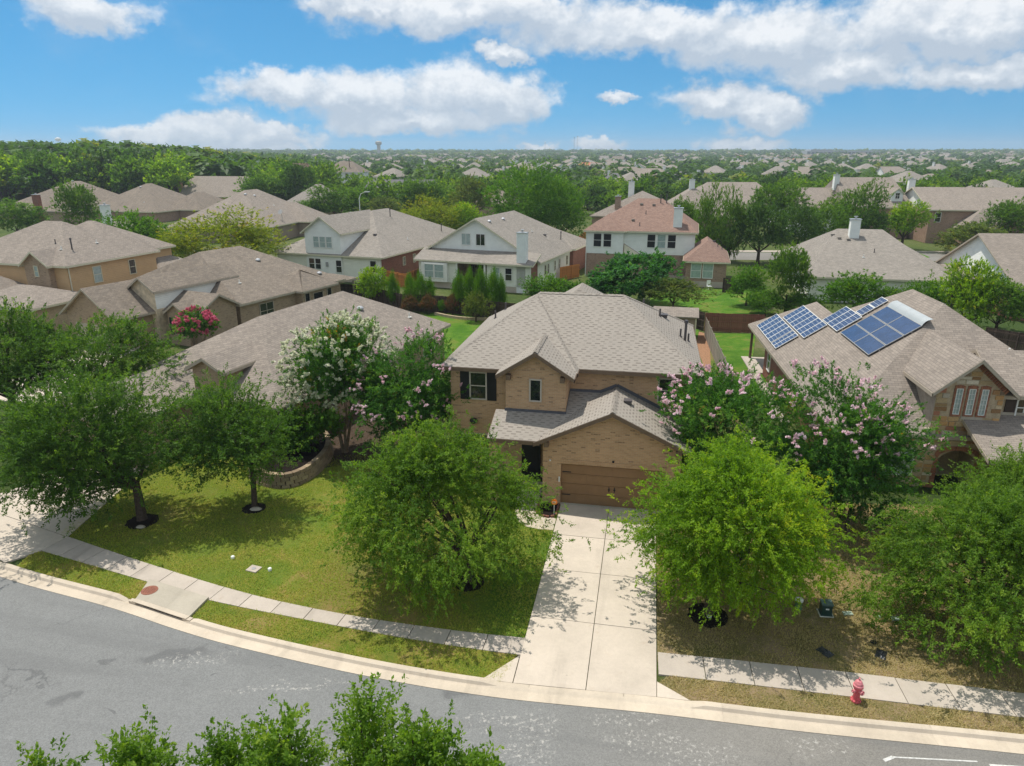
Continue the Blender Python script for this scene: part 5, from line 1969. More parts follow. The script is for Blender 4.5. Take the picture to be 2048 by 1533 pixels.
    for (px, py, lab, s) in [(282, 1058, 'pale stone in the mulch under the large left oak', .22), (512, 1022, 'pale flat stone at the foot of the slim left oak', .3)]:
        x, y, _ = at(px, py)
        b = MB()
        b.lathe((0, 0, 0), [(s * .8, 0), (s, .04), (s * .7, .10), (.02, .12)], 9)
        o = b.build('stone', m_inlet, None, (x, y, .05))
        o.scale = (1, .6, 1)
        tag(o, lab, 'stone')
    # flower bed with edging and sign by the garage
    t = thing('flower_bed', 'small dark flower bed with brick edging beside the garage door', 'flower bed')
    pts = [(-.06, -.1), (-.06, -1.3), (-.35, -1.5), (-.75, -1.42), (-1.02, -1.1), (-1.02, -.1)]
    b = MB()
    b.prism([ml(*p)[:2] for p in pts][::-1], 0, .075)
    b.build('soil', m_mulch, t)
    for k in range(len(pts) - 1):
        p, q = Vector(pts[k]), Vector(pts[k + 1])
        n = max(1, int((q - p).length / .2))
        for j in range(n):
            c = p + (q - p) * ((j + .5) / n)
            d = q - p
            o = MB()
            o.box((0, 0, .06), (.18, .09, .13))
            w = ml(c.x, c.y)
            bo = o.build('brick', m_edging, t, (w[0], w[1], 0))
            bo.rotation_euler = (0, 0, math.atan2(d.y, d.x) + YAW)
    w = ml(-.16, -1.22)
    s = thing('yard_sign', 'round orange yard sign on a stake in the flower bed', 'sign', (w[0], w[1], .07), -.05)
    b = MB()
    b.box((0, 0, .28), (.025, .015, .56))
    b.build('stake', m_white, s)
    b = MB()
    b.tube([(0, -.012, .66), (0, .012, .66)], .155, 8)
    b.build('disc', m_orange, s)
    b = MB()
    b.box((0, -.014, .67), (.19, .004, .03))
    b.box((0, -.014, .61), (.13, .004, .02))
    b.build('print', m_white, s)
    # curved block retaining wall left
    pl = resample(catmull([at(500, 955), at(530, 972), at(575, 976), at(620, 958), at(655, 925), at(662, 900), at(650, 880)], 10), .42)
    t = thing('retaining_wall', 'curved tan block retaining wall below the left house', 'retaining wall')
    bm = [plain('wall_block', (.34, .26, .17), .9, .25, 6, .1, 0, .5, 0.2), plain('wall_block', (.28, .21, .14), .9, .25, 6, .1, 0, .5, 0.2)]
    bx = MB()
    bx.v = [(-.5, -.5, 0), (.5, -.5, 0), (.5, .5, 0), (-.5, .5, 0), (-.47, -.44, 1), (.47, -.44, 1), (.47, .5, 1), (-.47, .5, 1)]
    for q in ((4, 5, 6, 7), (0, 1, 5, 4), (1, 2, 6, 5), (2, 3, 7, 6), (3, 0, 4, 7)):
        bx.f.append(q)
        bx.mi.append(0)
    mes = [bx.mesh('block', m) for m in bm]
    for row in range(4):
        for k in range(len(pl) - 1):
            a, b_ = pl[k], pl[k + 1]
            if row % 2:
                a, b_ = (pl[k] + pl[k + 1]) / 2, (pl[k + 1] + pl[min(k + 2, len(pl) - 1)]) / 2
                if (b_ - a).length < .2:
                    continue
            d = b_ - a
            o = bpy.data.objects.new('block', RNG.choice(mes))
            COL.objects.link(o)
            o.parent = t
            n_ = Vector((-d.y, d.x)).normalized()
            c = (a + b_) / 2 + n_ * (.03 * row)
            o.location = (c.x, c.y, row * .19)
            o.rotation_euler = (0, 0, math.atan2(d.y, d.x))
            o.scale = (d.length - .012, .3, .18)
    # raised bed soil behind the wall
    b = MB()
    bed = [tuple(p) for p in pl] + [at(560, 885)[:2]]
    b.prism([p[:2] for p in bed], .0, .66)
    o = b.build('soil_bed', m_mulch)
    tag(o, 'raised dark planting bed behind the curved block wall', 'soil', kind='structure')
    cL, sL = math.cos(math.radians(-20.8)), math.sin(math.radians(-20.8))
    oL = at(560, 817, 2.9)
    lw = lambda x, y: (oL[0] + x * cL - y * sL, oL[1] + x * sL + y * cL)
    sheet('soil_bed', [at(662, 935)[:2], at(735, 925)[:2], ml(-6.2, 2.6)[:2], ml(-6.2, 13.4)[:2], lw(-.4, 15), lw(-.4, .6), at(585, 950)[:2]], m_mulch2, 'bare dark soil in the gap between the two brick houses', 'soil', .02)
    # bed edging at the hedge
    t = thing('bed_edging', 'low pale stone edging in front of the juniper hedge', 'edging')
    pl = resample(catmull([at(870, 630), at(905, 637), at(950, 641), at(1000, 640), at(1040, 632)], 8), .55)
    for k in range(len(pl) - 1):
        d = pl[k + 1] - pl[k]
        o = MB()
        o.box((0, 0, .14), (d.length - .02, .22, .28))
        c = (pl[k] + pl[k + 1]) / 2
        q = o.build('block', m_mortar, t, (c.x, c.y, 0))
        q.rotation_euler = (0, 0, math.atan2(d.y, d.x))
    # road paint
    t = thing('road_marking', 'thin white painted line on the asphalt at bottom right', 'road marking')
    tag(t, kind='structure')
    def strip(p, q, w):
        p, q = Vector(at(*p)[:2]), Vector(at(*q)[:2])
        d = (q - p).normalized()
        n = Vector((-d.y, d.x)) * w / 2
        b = MB()
        b.prism([tuple(p - n), tuple(q - n), tuple(q + n), tuple(p + n)], -.03, -.006)
        b.build('line', m_paint, t)
    strip((1785, 1514), (1955, 1523), .045)
    strip((1768, 1521), (1786, 1514), .10)
    strip((1980, 1531), (2090, 1538), .10)
    # white garden chair
    x, y, _ = at(1418, 580)
    t = thing('garden_chair', 'small white plastic chair on the lawn behind the white house', 'chair', (x, y, 0), .2)
    b = MB()
    b.box((0, 0, .44), (.5, .5, .05))
    b.build('seat', m_white, t)
    b = MB()
    b.box((0, .24, .8), (.5, .05, .7))
    b.build('backrest', m_white, t)
    for sx in (-.22, .22):
        for sy in (-.22, .22):
            b = MB()
            b.box((sx, sy, .21), (.05, .05, .42))
            b.build('leg', m_white, t)
    # dish on the broad tan roof
    x, y, z = at(563, 433, 6.0)
    t = thing('satellite_dish', 'grey satellite dish on the broad tan roof', 'satellite dish', (-45.6, 143.5, 0), -.3)
    b = MB()
    b.lathe((0, 0, 0), [(.02, 0), (.28, .05), (.48, .16), (.5, .18), (.47, .17), (.27, .07), (.02, .02)], 16)
    o = b.build('dish', m_steel, t)
    o.location = (0, 0, 5.2)
    o.rotation_euler = (1.0, 0, 0)
    b = MB()
    b.tube([(0, .3, 2.9), (0, .3, 4.4), (0, .05, 5.2)], .05, 6)
    b.build('mast', m_steel, t)


m_paint = plain('road_paint', (.55, .54, .51), .7, .3, 9)
small_things()

# ------------------------------------------------------------------ trees
def leaf_arrays(seed, radii, nb, ns, nl, leaf, spray, droop=0.0, lump=.28, up=1.15, lo=-.45, inner=.45, bsize=.2, aspect=.5, center=(0, 0, 0), zmin=.15, shape=None, tilt_tint=.0, shrink=.84, tri=True):
    r = np.random.default_rng(seed)
    R = np.array(radii, float)

    def unit(n):
        v = r.normal(size=(n, 3))
        return v / np.linalg.norm(v, axis=1, keepdims=True)
    d = unit(nb * 3)
    d = d[d[:, 2] > lo][:nb]
    nb = len(d)
    rl = np.random.default_rng(seed + 999)
    ks = rl.normal(size=(7, 3))
    ks = ks / np.linalg.norm(ks, axis=1, keepdims=True) * rl.uniform(2, 4.2, (7, 1))
    ph = rl.uniform(0, 6.28, 7)
    f = 1 + lump * np.mean(np.cos(d @ ks.T + ph), axis=1) * 1.8
    rad = inner + (1 - inner) * r.random(nb) ** .6
    cpos = d * (rad * f)[:, None] * shrink
    if shape == 'cone':
        z = cpos[:, 2]
        k = np.clip(1.0 - (z + 1) * .42, .12, 1)
        cpos[:, :2] *= k[:, None] * 1.5
    if shape == 'dome':
        k = 1.06 - .42 * np.clip(cpos[:, 2] + .25, 0, 1.2)
        cpos[:, :2] *= k[:, None]
    if shape == 'vase':
        k = np.clip(.55 + .45 * (cpos[:, 2] + 1) / 1.2, .4, 1.0)
        cpos[:, :2] *= k[:, None]
    btint = r.normal(0, .16, nb)
    bs = bsize * R.mean()
    n2 = nb * ns
    bi = np.repeat(np.arange(nb), ns)
    off = r.normal(size=(n2, 3)) * bs * np.array([1, 1, .75])
    spos = cpos[bi] * R + off
    out = spos / R
    out /= np.linalg.norm(out, axis=1, keepdims=True) + 1e-6
    ax = out * .8 + r.normal(size=(n2, 3)) * .5 + np.array([0, 0, .15 - droop])
    ax /= np.linalg.norm(ax, axis=1, keepdims=True)
    st = btint[bi] + r.normal(0, .10, n2)
    sl = spray * r.uniform(.6, 1.3, n2)
    n3 = n2 * nl
    si = np.repeat(np.arange(n2), nl)
    t = r.random(n3)
    L = sl[si] * t
    p = spos[si] + ax[si] * L[:, None] + r.normal(size=(n3, 3)) * spray * .12 * (1.2 - t)[:, None]
    p[:, 2] -= droop * .9 * L * t
    a = ax[si] + r.normal(size=(n3, 3)) * .75
    a[:, 2] -= droop * .6
    a /= np.linalg.norm(a, axis=1, keepdims=True)
    nrm = out[si] * .4 + r.normal(size=(n3, 3)) * .55 + np.array([0, 0, up])
    b = np.cross(nrm, a)
    b /= np.linalg.norm(b, axis=1, keepdims=True) + 1e-6
    ll = leaf * r.uniform(.65, 1.3, n3)
    p += np.array(center)
    keep = p[:, 2] > zmin
    p, a, b, ll = p[keep], a[keep], b[keep], ll[keep]
    tint = np.clip(.42 + st[si][keep] + r.normal(0, .09, keep.sum()) + tilt_tint * out[si][keep][:, 0], 0, 1)
    hw = (ll * aspect * .5)[:, None]
    l1 = ll[:, None]
    V = np.stack([p - b * hw, p + b * hw, p + a * l1], 1) if tri else np.stack([p, p + a * l1 * .45 + b * hw, p + a * l1, p + a * l1 * .5 - b * hw], 1)
    return V, tint, cpos * R + np.array(center)


def quads_mesh(name, V, tint, mat):
    n, c = V.shape[:2]
    me = bpy.data.meshes.new(name)
    me.vertices.add(n * c)
    me.vertices.foreach_set('co', V.reshape(-1).astype(np.float32))
    me.loops.add(n * c)
    me.loops.foreach_set('vertex_index', np.arange(n * c, dtype=np.int32))
    me.polygons.add(n)
    me.polygons.foreach_set('loop_start', np.arange(0, n * c, c, dtype=np.int32))
    at_ = me.attributes.new('tint', 'FLOAT', 'FACE')
    at_.data.foreach_set('value', tint.astype(np.float32))
    me.materials.append(mat)
    me.update(calc_edges=True)
    me.validate()
    return me


def trunk_mesh(seed, h0, r0, targets, base=(0, 0), bark=None, stems=1, spread=.0, nl=22):
    rg = random.Random(seed)
    b = MB()
    forks = []
    for s in range(stems):
        a = 2 * math.pi * s / max(1, stems) + rg.random()
        bx, by = (0, 0) if stems == 1 else (.12 * math.cos(a), .12 * math.sin(a))
        tx, ty = bx + spread * math.cos(a), by + spread * math.sin(a)
        if stems == 1:
            tx, ty = rg.uniform(-.12, .12), rg.uniform(-.12, .12)
        pts = [(bx, by, -.1), (bx, by, .15), (bx * .6 + tx * .4 + rg.uniform(-.05, .05), by * .6 + ty * .4, h0 * .55), (tx, ty, h0)]
        rr = r0 if stems == 1 else r0 * .55
        b.tube(pts, [rr * 1.35, rr, rr * .85, rr * .7], 8)
        forks.append((Vector((tx, ty, h0)), rr * .68))
    if len(targets):
        idx = list(range(len(targets)))
        rg.shuffle(idx)
        for i in idx[:nl]:
            tgt = Vector(targets[i])
            f, fr = min(forks, key=lambda q: (q[0] - tgt).length)
            st = f + Vector((0, 0, -rg.uniform(0, h0 * .2)))
            mid = st.lerp(tgt, .5) + Vector((rg.uniform(-.2, .2), rg.uniform(-.2, .2), .25))
            b.tube([st, st.lerp(mid, .6), mid, tgt], [fr * .55, fr * .42, fr * .3, fr * .08], 5, cap=False)
    return b.mesh('trunk', bark or m_bark)


def build_tree(name, label, cat, base, center, radii, mat, seed, nb, ns, nl, leaf, spray, trunk_h, trunk_r, bark=None, stems=1, spread=0.0, blossom=None, group=None, droop=0.0, zbase=0.0, limbs=22, **kw):
    """base: world xy of the trunk; center: crown centre relative to the base"""
    t = thing(name, label, cat, (base[0], base[1], zbase), 0, group)
    V, tint, tips = leaf_arrays(seed, radii, nb, ns, nl, leaf, spray, droop, center=center, **kw)
    o = bpy.data.objects.new('crown', quads_mesh('crown', V, tint, mat))
    COL.objects.link(o)
    o.parent = t
    tr = bpy.data.objects.new('trunk', trunk_mesh(seed, trunk_h, trunk_r, tips, bark=bark, stems=stems, spread=spread, nl=limbs))
    COL.objects.link(tr)
    tr.parent = t
    if blossom:
        bm, nbl, bsz, lo, seed2 = blossom
        Vb, tb, _ = leaf_arrays(seed, [r * 1.02 for r in radii], nbl, 3, 34, bsz, .18, 0, center=center, lo=lo, inner=.9, bsize=.04, aspect=.9, shrink=.95, lump=kw.get('lump', .28), shape=kw.get('shape'))
        bo = bpy.data.objects.new('blossom', quads_mesh('blossom', Vb, tb, bm))
        COL.objects.link(bo)
        bo.parent = t
    return t


g2 = lambda px, py: at(px, py)[:2]
def topof(px, py, y):
    r = ray(px, py)
    t = y / r[1]
    return r[0] * t, CAM_H + r[2] * t


build_tree('oak_tree', 'large dark green oak on the left lawn beside the neighbour driveway', 'tree', g2(285, 1042), (-2.4, -.3, 3.9), (4.3, 3.8, 3.3), m_leaf_oak, 3, 170, 27, 28, .105, .5, 2.0, .24, lump=.45, inner=.4, lo=-.95, bsize=.14)
build_tree('oak_tree', 'slim oak with bare lower trunk in front of the block retaining wall', 'tree', g2(510, 1016), (-.7, .0, 4.0), (2.5, 2.3, 2.8), m_leaf_oak, 5, 90, 23, 26, .10, .5, 2.6, .15, lump=.45, inner=.25, lo=-.8, bsize=.19)
build_tree('oak_tree', 'broad light green oak on the lawn left of the driveway', 'tree', g2(937, 1164), (-1.35, .2, 3.6), (4.55, 3.7, 3.1), m_leaf_oakl, 8, 200, 26, 29, .088, .42, 1.6, .2, lump=.36, inner=.35, lo=-.85, droop=.22, bsize=.125, shape='dome')
build_tree('elm_tree', 'yellow green drooping elm right of the driveway', 'tree', g2(1416, 1230), (.95, .1, 3.45), (4.2, 3.5, 3.35), m_leaf_elm, 9, 200, 26, 29, .088, .46, 1.6, .2, lump=.26, inner=.35, lo=-.85, droop=.28, bsize=.125, tilt_tint=.16, shape='dome')
build_tree('oak_tree', 'broad green oak at the right edge behind the sidewalk', 'tree', g2(1950, 1270), (.3, .2, 3.0), (4.4, 3.7, 2.8), m_leaf_oakl, 12, 195, 26, 29, .088, .42, 1.6, .2, lump=.36, inner=.35, lo=-.85, droop=.2, bsize=.13, shape='dome')
build_tree('oak_tree', 'olive green oak in front of the stone archway', 'tree', g2(2040, 1110), (.0, .2, 2.5), (2.7, 2.4, 2.1), m_leaf_oakl, 14, 115, 22, 26, .088, .55, 1.6, .18, lump=.4, inner=.35, lo=-.8, droop=.15, bsize=.14)
build_tree('oak_tree', 'bushy oak right of the far left driveway', 'tree', g2(205, 850), (-.1, .4, 4.0), (4.5, 3.4, 2.5), m_leaf_oak, 15, 100, 21, 24, .14, .55, 1.8, .22, lump=.5, inner=.35, lo=-.8, bsize=.15)
build_tree('oak_tree', 'grey green oak cut off by the left picture edge', 'tree', (-31.0, 41.5), (.2, .3, 4.6), (3.4, 3.4, 3.5), m_leaf_oak, 16, 90, 21, 24, .14, .55, 2.0, .22, lump=.45, inner=.35, lo=-.8, bsize=.15)
build_tree('crape_myrtle', 'tall crape myrtle covered in white blossom beside the left house', 'tree', g2(690, 905), (.25, .1, 4.75), (2.75, 2.6, 3.1), m_leaf_crape, 17, 130, 22, 25, .11, .4, 2.4, .16, m_bark_pale, 4, .5, blossom=(m_bl_white, 270, .11, -.5, 3), lump=.42, inner=.35, lo=-.6, bsize=.15)
build_tree('crape_myrtle', 'crape myrtle with pink blossom against the left wall of the tan house', 'tree', (-5.4, 35.5), (.2, .1, 3.95), (3.0, 2.5, 3.1), m_leaf_crape, 18, 140, 22, 25, .11, .4, 1.6, .14, m_bark_pale, 3, .4, blossom=(m_bl_pink, 80, .08, -.25, 3), lump=.42, inner=.35, lo=-.85, bsize=.15)
build_tree('crape_myrtle', 'crape myrtle with pink blossom at the right corner of the tan house', 'tree', (10.0, 30.9), (0, .1, 4.0), (2.95, 2.6, 3.2), m_leaf_crape, 19, 120, 22, 26, .11, .4, 1.6, .14, m_bark_pale, 3, .4, blossom=(m_bl_pink, 78, .08, .0, 3), lump=.42, inner=.35, lo=-.85, bsize=.15)
build_tree('crape_myrtle', 'big dark crape myrtle with pink blossom beside the stone gable house', 'tree', g2(1690, 1062), (-.25, .2, 3.9), (3.15, 2.9, 3.7), m_leaf_crape, 20, 150, 23, 26, .11, .4, 1.6, .16, m_bark_pale, 4, .5, blossom=(m_bl_pink, 66, .08, .2, 5), lump=.45, inner=.35, lo=-.9, bsize=.14)
build_tree('crape_myrtle', 'small crape myrtle with red blossom beside the brown roofed brick house', 'tree', (-26.3, 57.6), (0, 0, 2.7), (1.7, 1.5, 1.3), m_leaf_crape, 21, 40, 14, 18, .15, .35, 1.0, .08, m_bark_pale, 3, .3, blossom=(m_bl_red, 110, .12, -.3, 3), lump=.25, inner=.4)
build_tree('shrub', 'bright green leafy shrub in the raised bed behind the block wall', 'shrub', g2(612, 925), (-.1, .3, 1.75), (1.9, 1.2, 1.1), m_leaf_bright, 22, 50, 15, 18, .17, .3, .8, .06, stems=3, spread=.4, lump=.3, inner=.4, lo=-.8)
build_tree('shrub', 'small shrub left of the bright shrub in the raised bed', 'shrub', g2(545, 915), (.0, .3, 1.2), (1.0, .9, .7), m_leaf_mid, 23, 35, 12, 16, .17, .3, .5, .06, stems=3, spread=.4, lump=.3, inner=.4, lo=-.8)
# tops of the trees on the near side of the street
for i, (px, py, y, rx, hz, lab) in enumerate([(725, 1392, 8.6, .8, 1.7, 'tallest leafy treetop rising from the bottom edge'), (850, 1420, 8.2, .55, 1.4, 'leafy treetop right of the tallest one at the bottom edge'), (445, 1455, 8.4, .62, 1.3, 'bushy treetop in the middle of the lower left'), (560, 1440, 8.0, .5, 1.1, 'low treetop between the bushy one and the tallest one'), (255, 1470, 8.3, .55, 1.3, 'treetop of thin shoots left of the bushy one'), (75, 1492, 8.1, .5, 1.1, 'leafy treetop at the lower left corner'), (965, 1500, 8.2, .5, 1.0, 'low sparse treetop at the bottom edge right of the tallest one')]):
    x, h = topof(px, py, y)
    build_tree('street_tree', lab, 'tree', (x, y), (0, 0, h - hz), (rx, rx, hz), m_leaf_oakl, 40 + i, int(52 * rx / .6), 13, 20, .07, .26, max(2, h - 2.6), .10, lump=.5, inner=.15, lo=-.95, bsize=.17, limbs=30, zmin=2.0, shrink=.95, shape='cone', tri=False)



def pip(x, y, poly):
    inside = np.zeros(len(x), bool)
    n = len(poly)
    for i in range(n):
        (x0, y0), (x1, y1) = poly[i], poly[(i + 1) % n]
        if y0 == y1:
            continue
        c = ((y0 > y) != (y1 > y)) & (x < (x1 - x0) * (y - y0) / (y1 - y0) + x0)
        inside ^= c
    return inside


def blades(name, label, polys, n, mat, seed, h=.07, clump=.5):
    r = np.random.default_rng(seed)
    X, Y = [], []
    for P in polys:
        P = [tuple(p) for p in P]
        a = np.array(P)
        lo, hi = a.min(0), a.max(0)
        lo = np.maximum(lo, [-26, 14])
        hi = np.minimum(hi, [22, 37])
        dens = 900
        cnt = int((hi[0] - lo[0]) * (hi[1] - lo[1]) * dens)
        x, y = r.uniform(lo[0], hi[0], cnt), r.uniform(lo[1], hi[1], cnt)
        k = pip(x, y, P)
        X.append(x[k])
        Y.append(y[k])
    x, y = np.concatenate(X), np.concatenate(Y)
    f = np.sin(x * 2.1 + 1.3 * np.sin(y * 1.7)) + np.sin(y * 2.7 + 1.1 * np.sin(x * 1.3)) + r.normal(0, .8, len(x))
    keep = f > -clump * 2
    x, y, f = x[keep], y[keep], f[keep]
    idx = r.permutation(len(x))[:n]
    x, y, f = x[idx], y[idx], f[idx]
    m = len(x)
    a = r.uniform(0, 6.28, m)
    hh = h * r.uniform(.5, 1.3, m)
    w = .012 * r.uniform(.7, 1.6, m)
    base = np.stack([x, y, np.full(m, .008)], 1)
    d = np.stack([np.cos(a), np.sin(a), np.zeros(m)], 1)
    lean = np.stack([np.cos(a + 1.6) * hh * 1.1, np.sin(a + 1.6) * hh * 1.1, hh * .75], 1)
    V = np.stack([base - d * w[:, None], base + d * w[:, None], base + lean], 1)
    t = np.clip(.5 + .12 * f + r.normal(0, .18, m), 0, 1)
    o = bpy.data.objects.new(name, quads_mesh(name, V, t, mat))
    COL.objects.link(o)
    tag(o, label, 'grass', kind='stuff')


m_blade = leafmat('grass_blade', [(0, (.15, .27, .025)), (.5, (.28, .34, .045)), (1, (.46, .39, .12))], .45)
m_blade_dry = leafmat('grass_blade_dry', [(0, (.20, .20, .06)), (.5, (.38, .31, .15)), (1, (.50, .42, .24))], .4)
VERGE_L = [(-20.6, 26.8)] + [(p.x, p.y) for p in on_curve(WALK_FRONT_L)][1:-1] + [ml(-.1, -11.2)[:2]] + list(reversed(kslice(-20.9, .1)))
VERGE_R = [ml(4.6, -11.6)[:2]] + [(p.x, p.y) for p in on_curve(WALK_FRONT_R)][2:] + list(reversed(kslice(5.0, 44)))
blades('grass', 'short yellow green blades on the left lawn and its kerb strip', [left_lawn, VERGE_L], 170000, m_blade, 3)
blades('grass', 'dry straw coloured blades on the right lawn and hydrant strip', [right_lawn, VERGE_R], 130000, m_blade_dry, 4)

# shared crowns for the trees further back
PROTO = {}


def proto(kind, mat, radii, seed, nb, ns, nl, leaf, spray, **kw):
    V, tint, tips = leaf_arrays(seed, radii, nb, ns, nl, leaf, spray, center=(0, 0, 0), zmin=-99, **kw)
    PROTO[kind] = (quads_mesh('crown', V, tint, mat), radii)


U = (1.0, 1.0, 1.0)
for i, (k, m) in enumerate([('mid', m_leaf_mid), ('mid2', m_leaf_mid), ('dark', m_leaf_dark), ('bright', m_leaf_bright), ('yellow', m_leaf_yellow), ('olive', m_leaf_olive), ('elm', m_leaf_elm), ('fig', m_leaf_fig), ('red', m_leaf_red)]):
    proto(k, m, U, 60 + i, 95, 15, 12, .068 if k != 'fig' else .10, .13, lump=.45, inner=.45, lo=-.55, bsize=.14)
proto('mimosa', m_leaf_yellow, U, 83, 120, 20, 18, .036, .10, lump=.45, inner=.5, lo=-.5, bsize=.14)
proto('bigelm', m_leaf_bright, U, 84, 120, 20, 18, .038, .10, lump=.4, inner=.45, lo=-.6, bsize=.15)
proto('juniper', m_leaf_bright, U, 80, 90, 15, 11, .075, .2, shape='cone', lump=.15, inner=.3, lo=-1, up=.1, droop=-.8, bsize=.12, aspect=.35)
proto('poplar', m_leaf_mid, U, 81, 100, 15, 12, .065, .14, lump=.3, inner=.35, lo=-.95, bsize=.17)
for i in range(5):
    proto('lo%d' % i, [m_leaf_mid, m_leaf_dark, m_leaf_oakl, m_leaf_far, m_leaf_elm][i], U, 90 + i, 50, 9, 7, .15, .2, lump=.42, inner=.5, lo=-.5, bsize=.19, aspect=.7)
_tb = MB()
_tb.tube([(0, 0, -.02), (0, 0, .5), (.03, 0, 1.0)], [.06, .045, .02], 6)
for a in range(5):
    _tb.tube([(0, 0, .55), (.25 * math.cos(a * 1.26), .25 * math.sin(a * 1.26), .85), (.5 * math.cos(a * 1.26), .5 * math.sin(a * 1.26), 1.2)], [.03, .02, .005], 5, cap=False)
TRUNK_ME = _tb.mesh('trunk', m_bark)


def tree2(kind, x, y, r, h, label, name='tree', cat='tree', group=None, z=None, low=.28, rz=None, ry=None):
    """crown of half width r reaching from low*h to h"""
    z0 = terr(x, y) if z is None else z
    t = thing(name, label, cat, (x, y, z0), RNG.uniform(0, 6.28) if rz is None else rz, group)
    me, _ = PROTO[kind]
    o = bpy.data.objects.new('crown', me)
    COL.objects.link(o)
    o.parent = t
    hz = h * (1 - low) / 2
    o.location = (0, 0, h - hz)
    o.scale = (r / 1.02, (ry or r) / 1.02, hz / .98)
    k = bpy.data.objects.new('trunk', TRUNK_ME)
    COL.objects.link(k)
    k.parent = t
    k.scale = (h * .55, h * .55, h * (low + .25))
    return t


def tpx(kind, px, half, top, base_y, label, name='tree', cat='tree', group=None, low=.2, ry=None):
    """a tree surveyed in the photo: trunk foot at (px, base_y), half crown width and top in pixels"""
    x, y, _ = at(px, base_y)
    cp, sp = math.cos(PITCH), math.sin(PITCH)
    # height at which the ray through the crown top passes above the foot
    e = azel(1024, top)[1]
    h = CAM_H + y * math.tan(e)
    depth = y * cp + (CAM_H - h * .6) * sp
    r = half * depth / F_PX
    return tree2(kind, x, y, r, max(h, .5), label, name, cat, group, 0.0, low, ry=ry)


MID = [
    # kind, px, half width, top, foot, label, name, low
    ('mimosa', 460, 125, 422, 560, 'wide yellow orange flowering mimosa behind the brown roofed brick house', 'mimosa_tree', .1),
    ('bright', 283, 72, 421, 545, 'rounded bright green tree left of the mimosa', 'tree', .1),
    ('mid', 335, 40, 455, 548, 'green tree between the mimosa and the round bright tree', 'tree', .1),
    ('mid', 168, 40, 362, 486, 'tall green tree beside the dark brick chimney', 'tree', .1),
    ('mid2', 38, 60, 402, 480, 'round green tree at the left edge behind the siding house', 'tree', .1),
    ('elm', 745, 34, 533, 612, 'light yellow green tree at the left end of the back hedge', 'tree', .05),
    ('fig', 1250, 80, 500, 612, 'large dark green fig tree in front of the white two storey house', 'fig_tree', .0),
    ('bright', 1103, 58, 550, 615, 'bright green bush behind the ridge of the tan house', 'shrub', .0),
    ('mid', 1160, 26, 565, 618, 'small green bush between the fig tree and the bright bush', 'shrub', .0),
    ('olive', 1345, 62, 556, 628, 'sparse light green tree behind the shed', 'tree', .25),
    ('bright', 1492, 42, 530, 612, 'bright green bush at the right end of the rear lawn', 'shrub', .0),
    ('mid', 1570, 46, 488, 632, 'tall green tree left of the grey roofed house with chimney', 'tree', .05),
    ('bright', 1530, 46, 580, 632, 'low bright green bush left of the solar house roof', 'shrub', .0),
    ('bright', 1600, 50, 585, 634, 'low bright green bush behind the solar panels', 'shrub', .0),
    ('bright', 1695, 64, 544, 640, 'bright green bush in front of the grey roofed house', 'shrub', .0),
    ('mid', 1780, 42, 572, 640, 'green bush right of the bright green bush', 'shrub', .0),
    ('bright', 1845, 46, 560, 640, 'bright green bush left of the large light green tree', 'shrub', .0),
    ('elm', 1930, 60, 520, 668, 'large light green tree behind the solar house', 'tree', .05),
    ('mid2', 1990, 66, 555, 668, 'green tree at the right edge behind the solar house', 'tree', .05),
    ('bigelm', 1062, 92, 331, 500, 'big bright green elm between the two pale roofs', 'tree', .1),
    ('bigelm', 1110, 60, 355, 505, 'green elm joined to the right of the big bright one', 'tree', .1),
    ('mimosa', 860, 72, 396, 492, 'wide yellow green tree behind the dormer house', 'tree', .1),
    ('elm', 935, 40, 405, 488, 'yellow green tree left of the wide gable', 'tree', .1),
    ('mid', 850, 46, 357, 440, 'round clipped green tree in the middle distance', 'tree', .1),
    ('olive', 948, 42, 345, 450, 'grey green tree left of the big bright elm', 'tree', .1),
    ('dark', 606, 38, 322, 425, 'dark round tree beside the pale two storey house', 'tree', .05),
    ('mid2', 680, 50, 368, 450, 'dense green tree above the pale dormer', 'tree', .1),
    ('mid', 532, 44, 350, 425, 'grey green tree right of the reddish roofed far house', 'tree', .1),
    ('mid', 620, 40, 398, 450, 'small green tree right of the broad tan roof', 'tree', .1),
    ('olive', 770, 40, 390, 450, 'grey green tree beside the street lamp', 'tree', .1),
    ('poplar', 1412, 34, 370, 520, 'slender dark poplar at the left of the tree row', 'poplar_tree', .05),
    ('poplar', 1455, 32, 378, 525, 'second slender dark poplar of the tree row', 'poplar_tree', .05),
    ('mid', 1365, 34, 395, 500, 'small green tree right of the white chimney', 'tree', .1),
    ('dark', 1515, 56, 400, 528, 'dense dark tree left of the steep roofed house', 'tree', .08),
    ('mid', 1545, 60, 360, 480, 'tall pale green tree behind the tree row', 'tree', .08),
    ('dark', 1590, 46, 405, 520, 'dark tree in the middle of the tree row', 'tree', .08),
    ('mid2', 1645, 50, 398, 512, 'green tree in front of the steep roofed house', 'tree', .08),
    ('mid2', 1705, 44, 366, 500, 'tall green tree left of the small dormer', 'tree', .08),
    ('dark', 1735, 36, 420, 505, 'dark tree below the small dormer', 'tree', .08),
    ('elm', 1802, 42, 402, 500, 'round yellow green tree on the corner lawn', 'tree', .2),
    ('olive', 1955, 70, 440, 510, 'long olive green shrub above the grey gable', 'shrub', .0),
    ('mid', 2010, 50, 395, 500, 'green tree at the right edge beside the brick house', 'tree', .1),
    ('dark', 2040, 40, 350, 470, 'dark tall tree at the upper right edge', 'tree', .1),
    ('mid', 1250, 40, 470, 520, 'green tree behind the reddish roof', 'tree', .1),
    ('mid', 490, 50, 392, 470, 'green tree right of the tan gable', 'tree', .1),
]
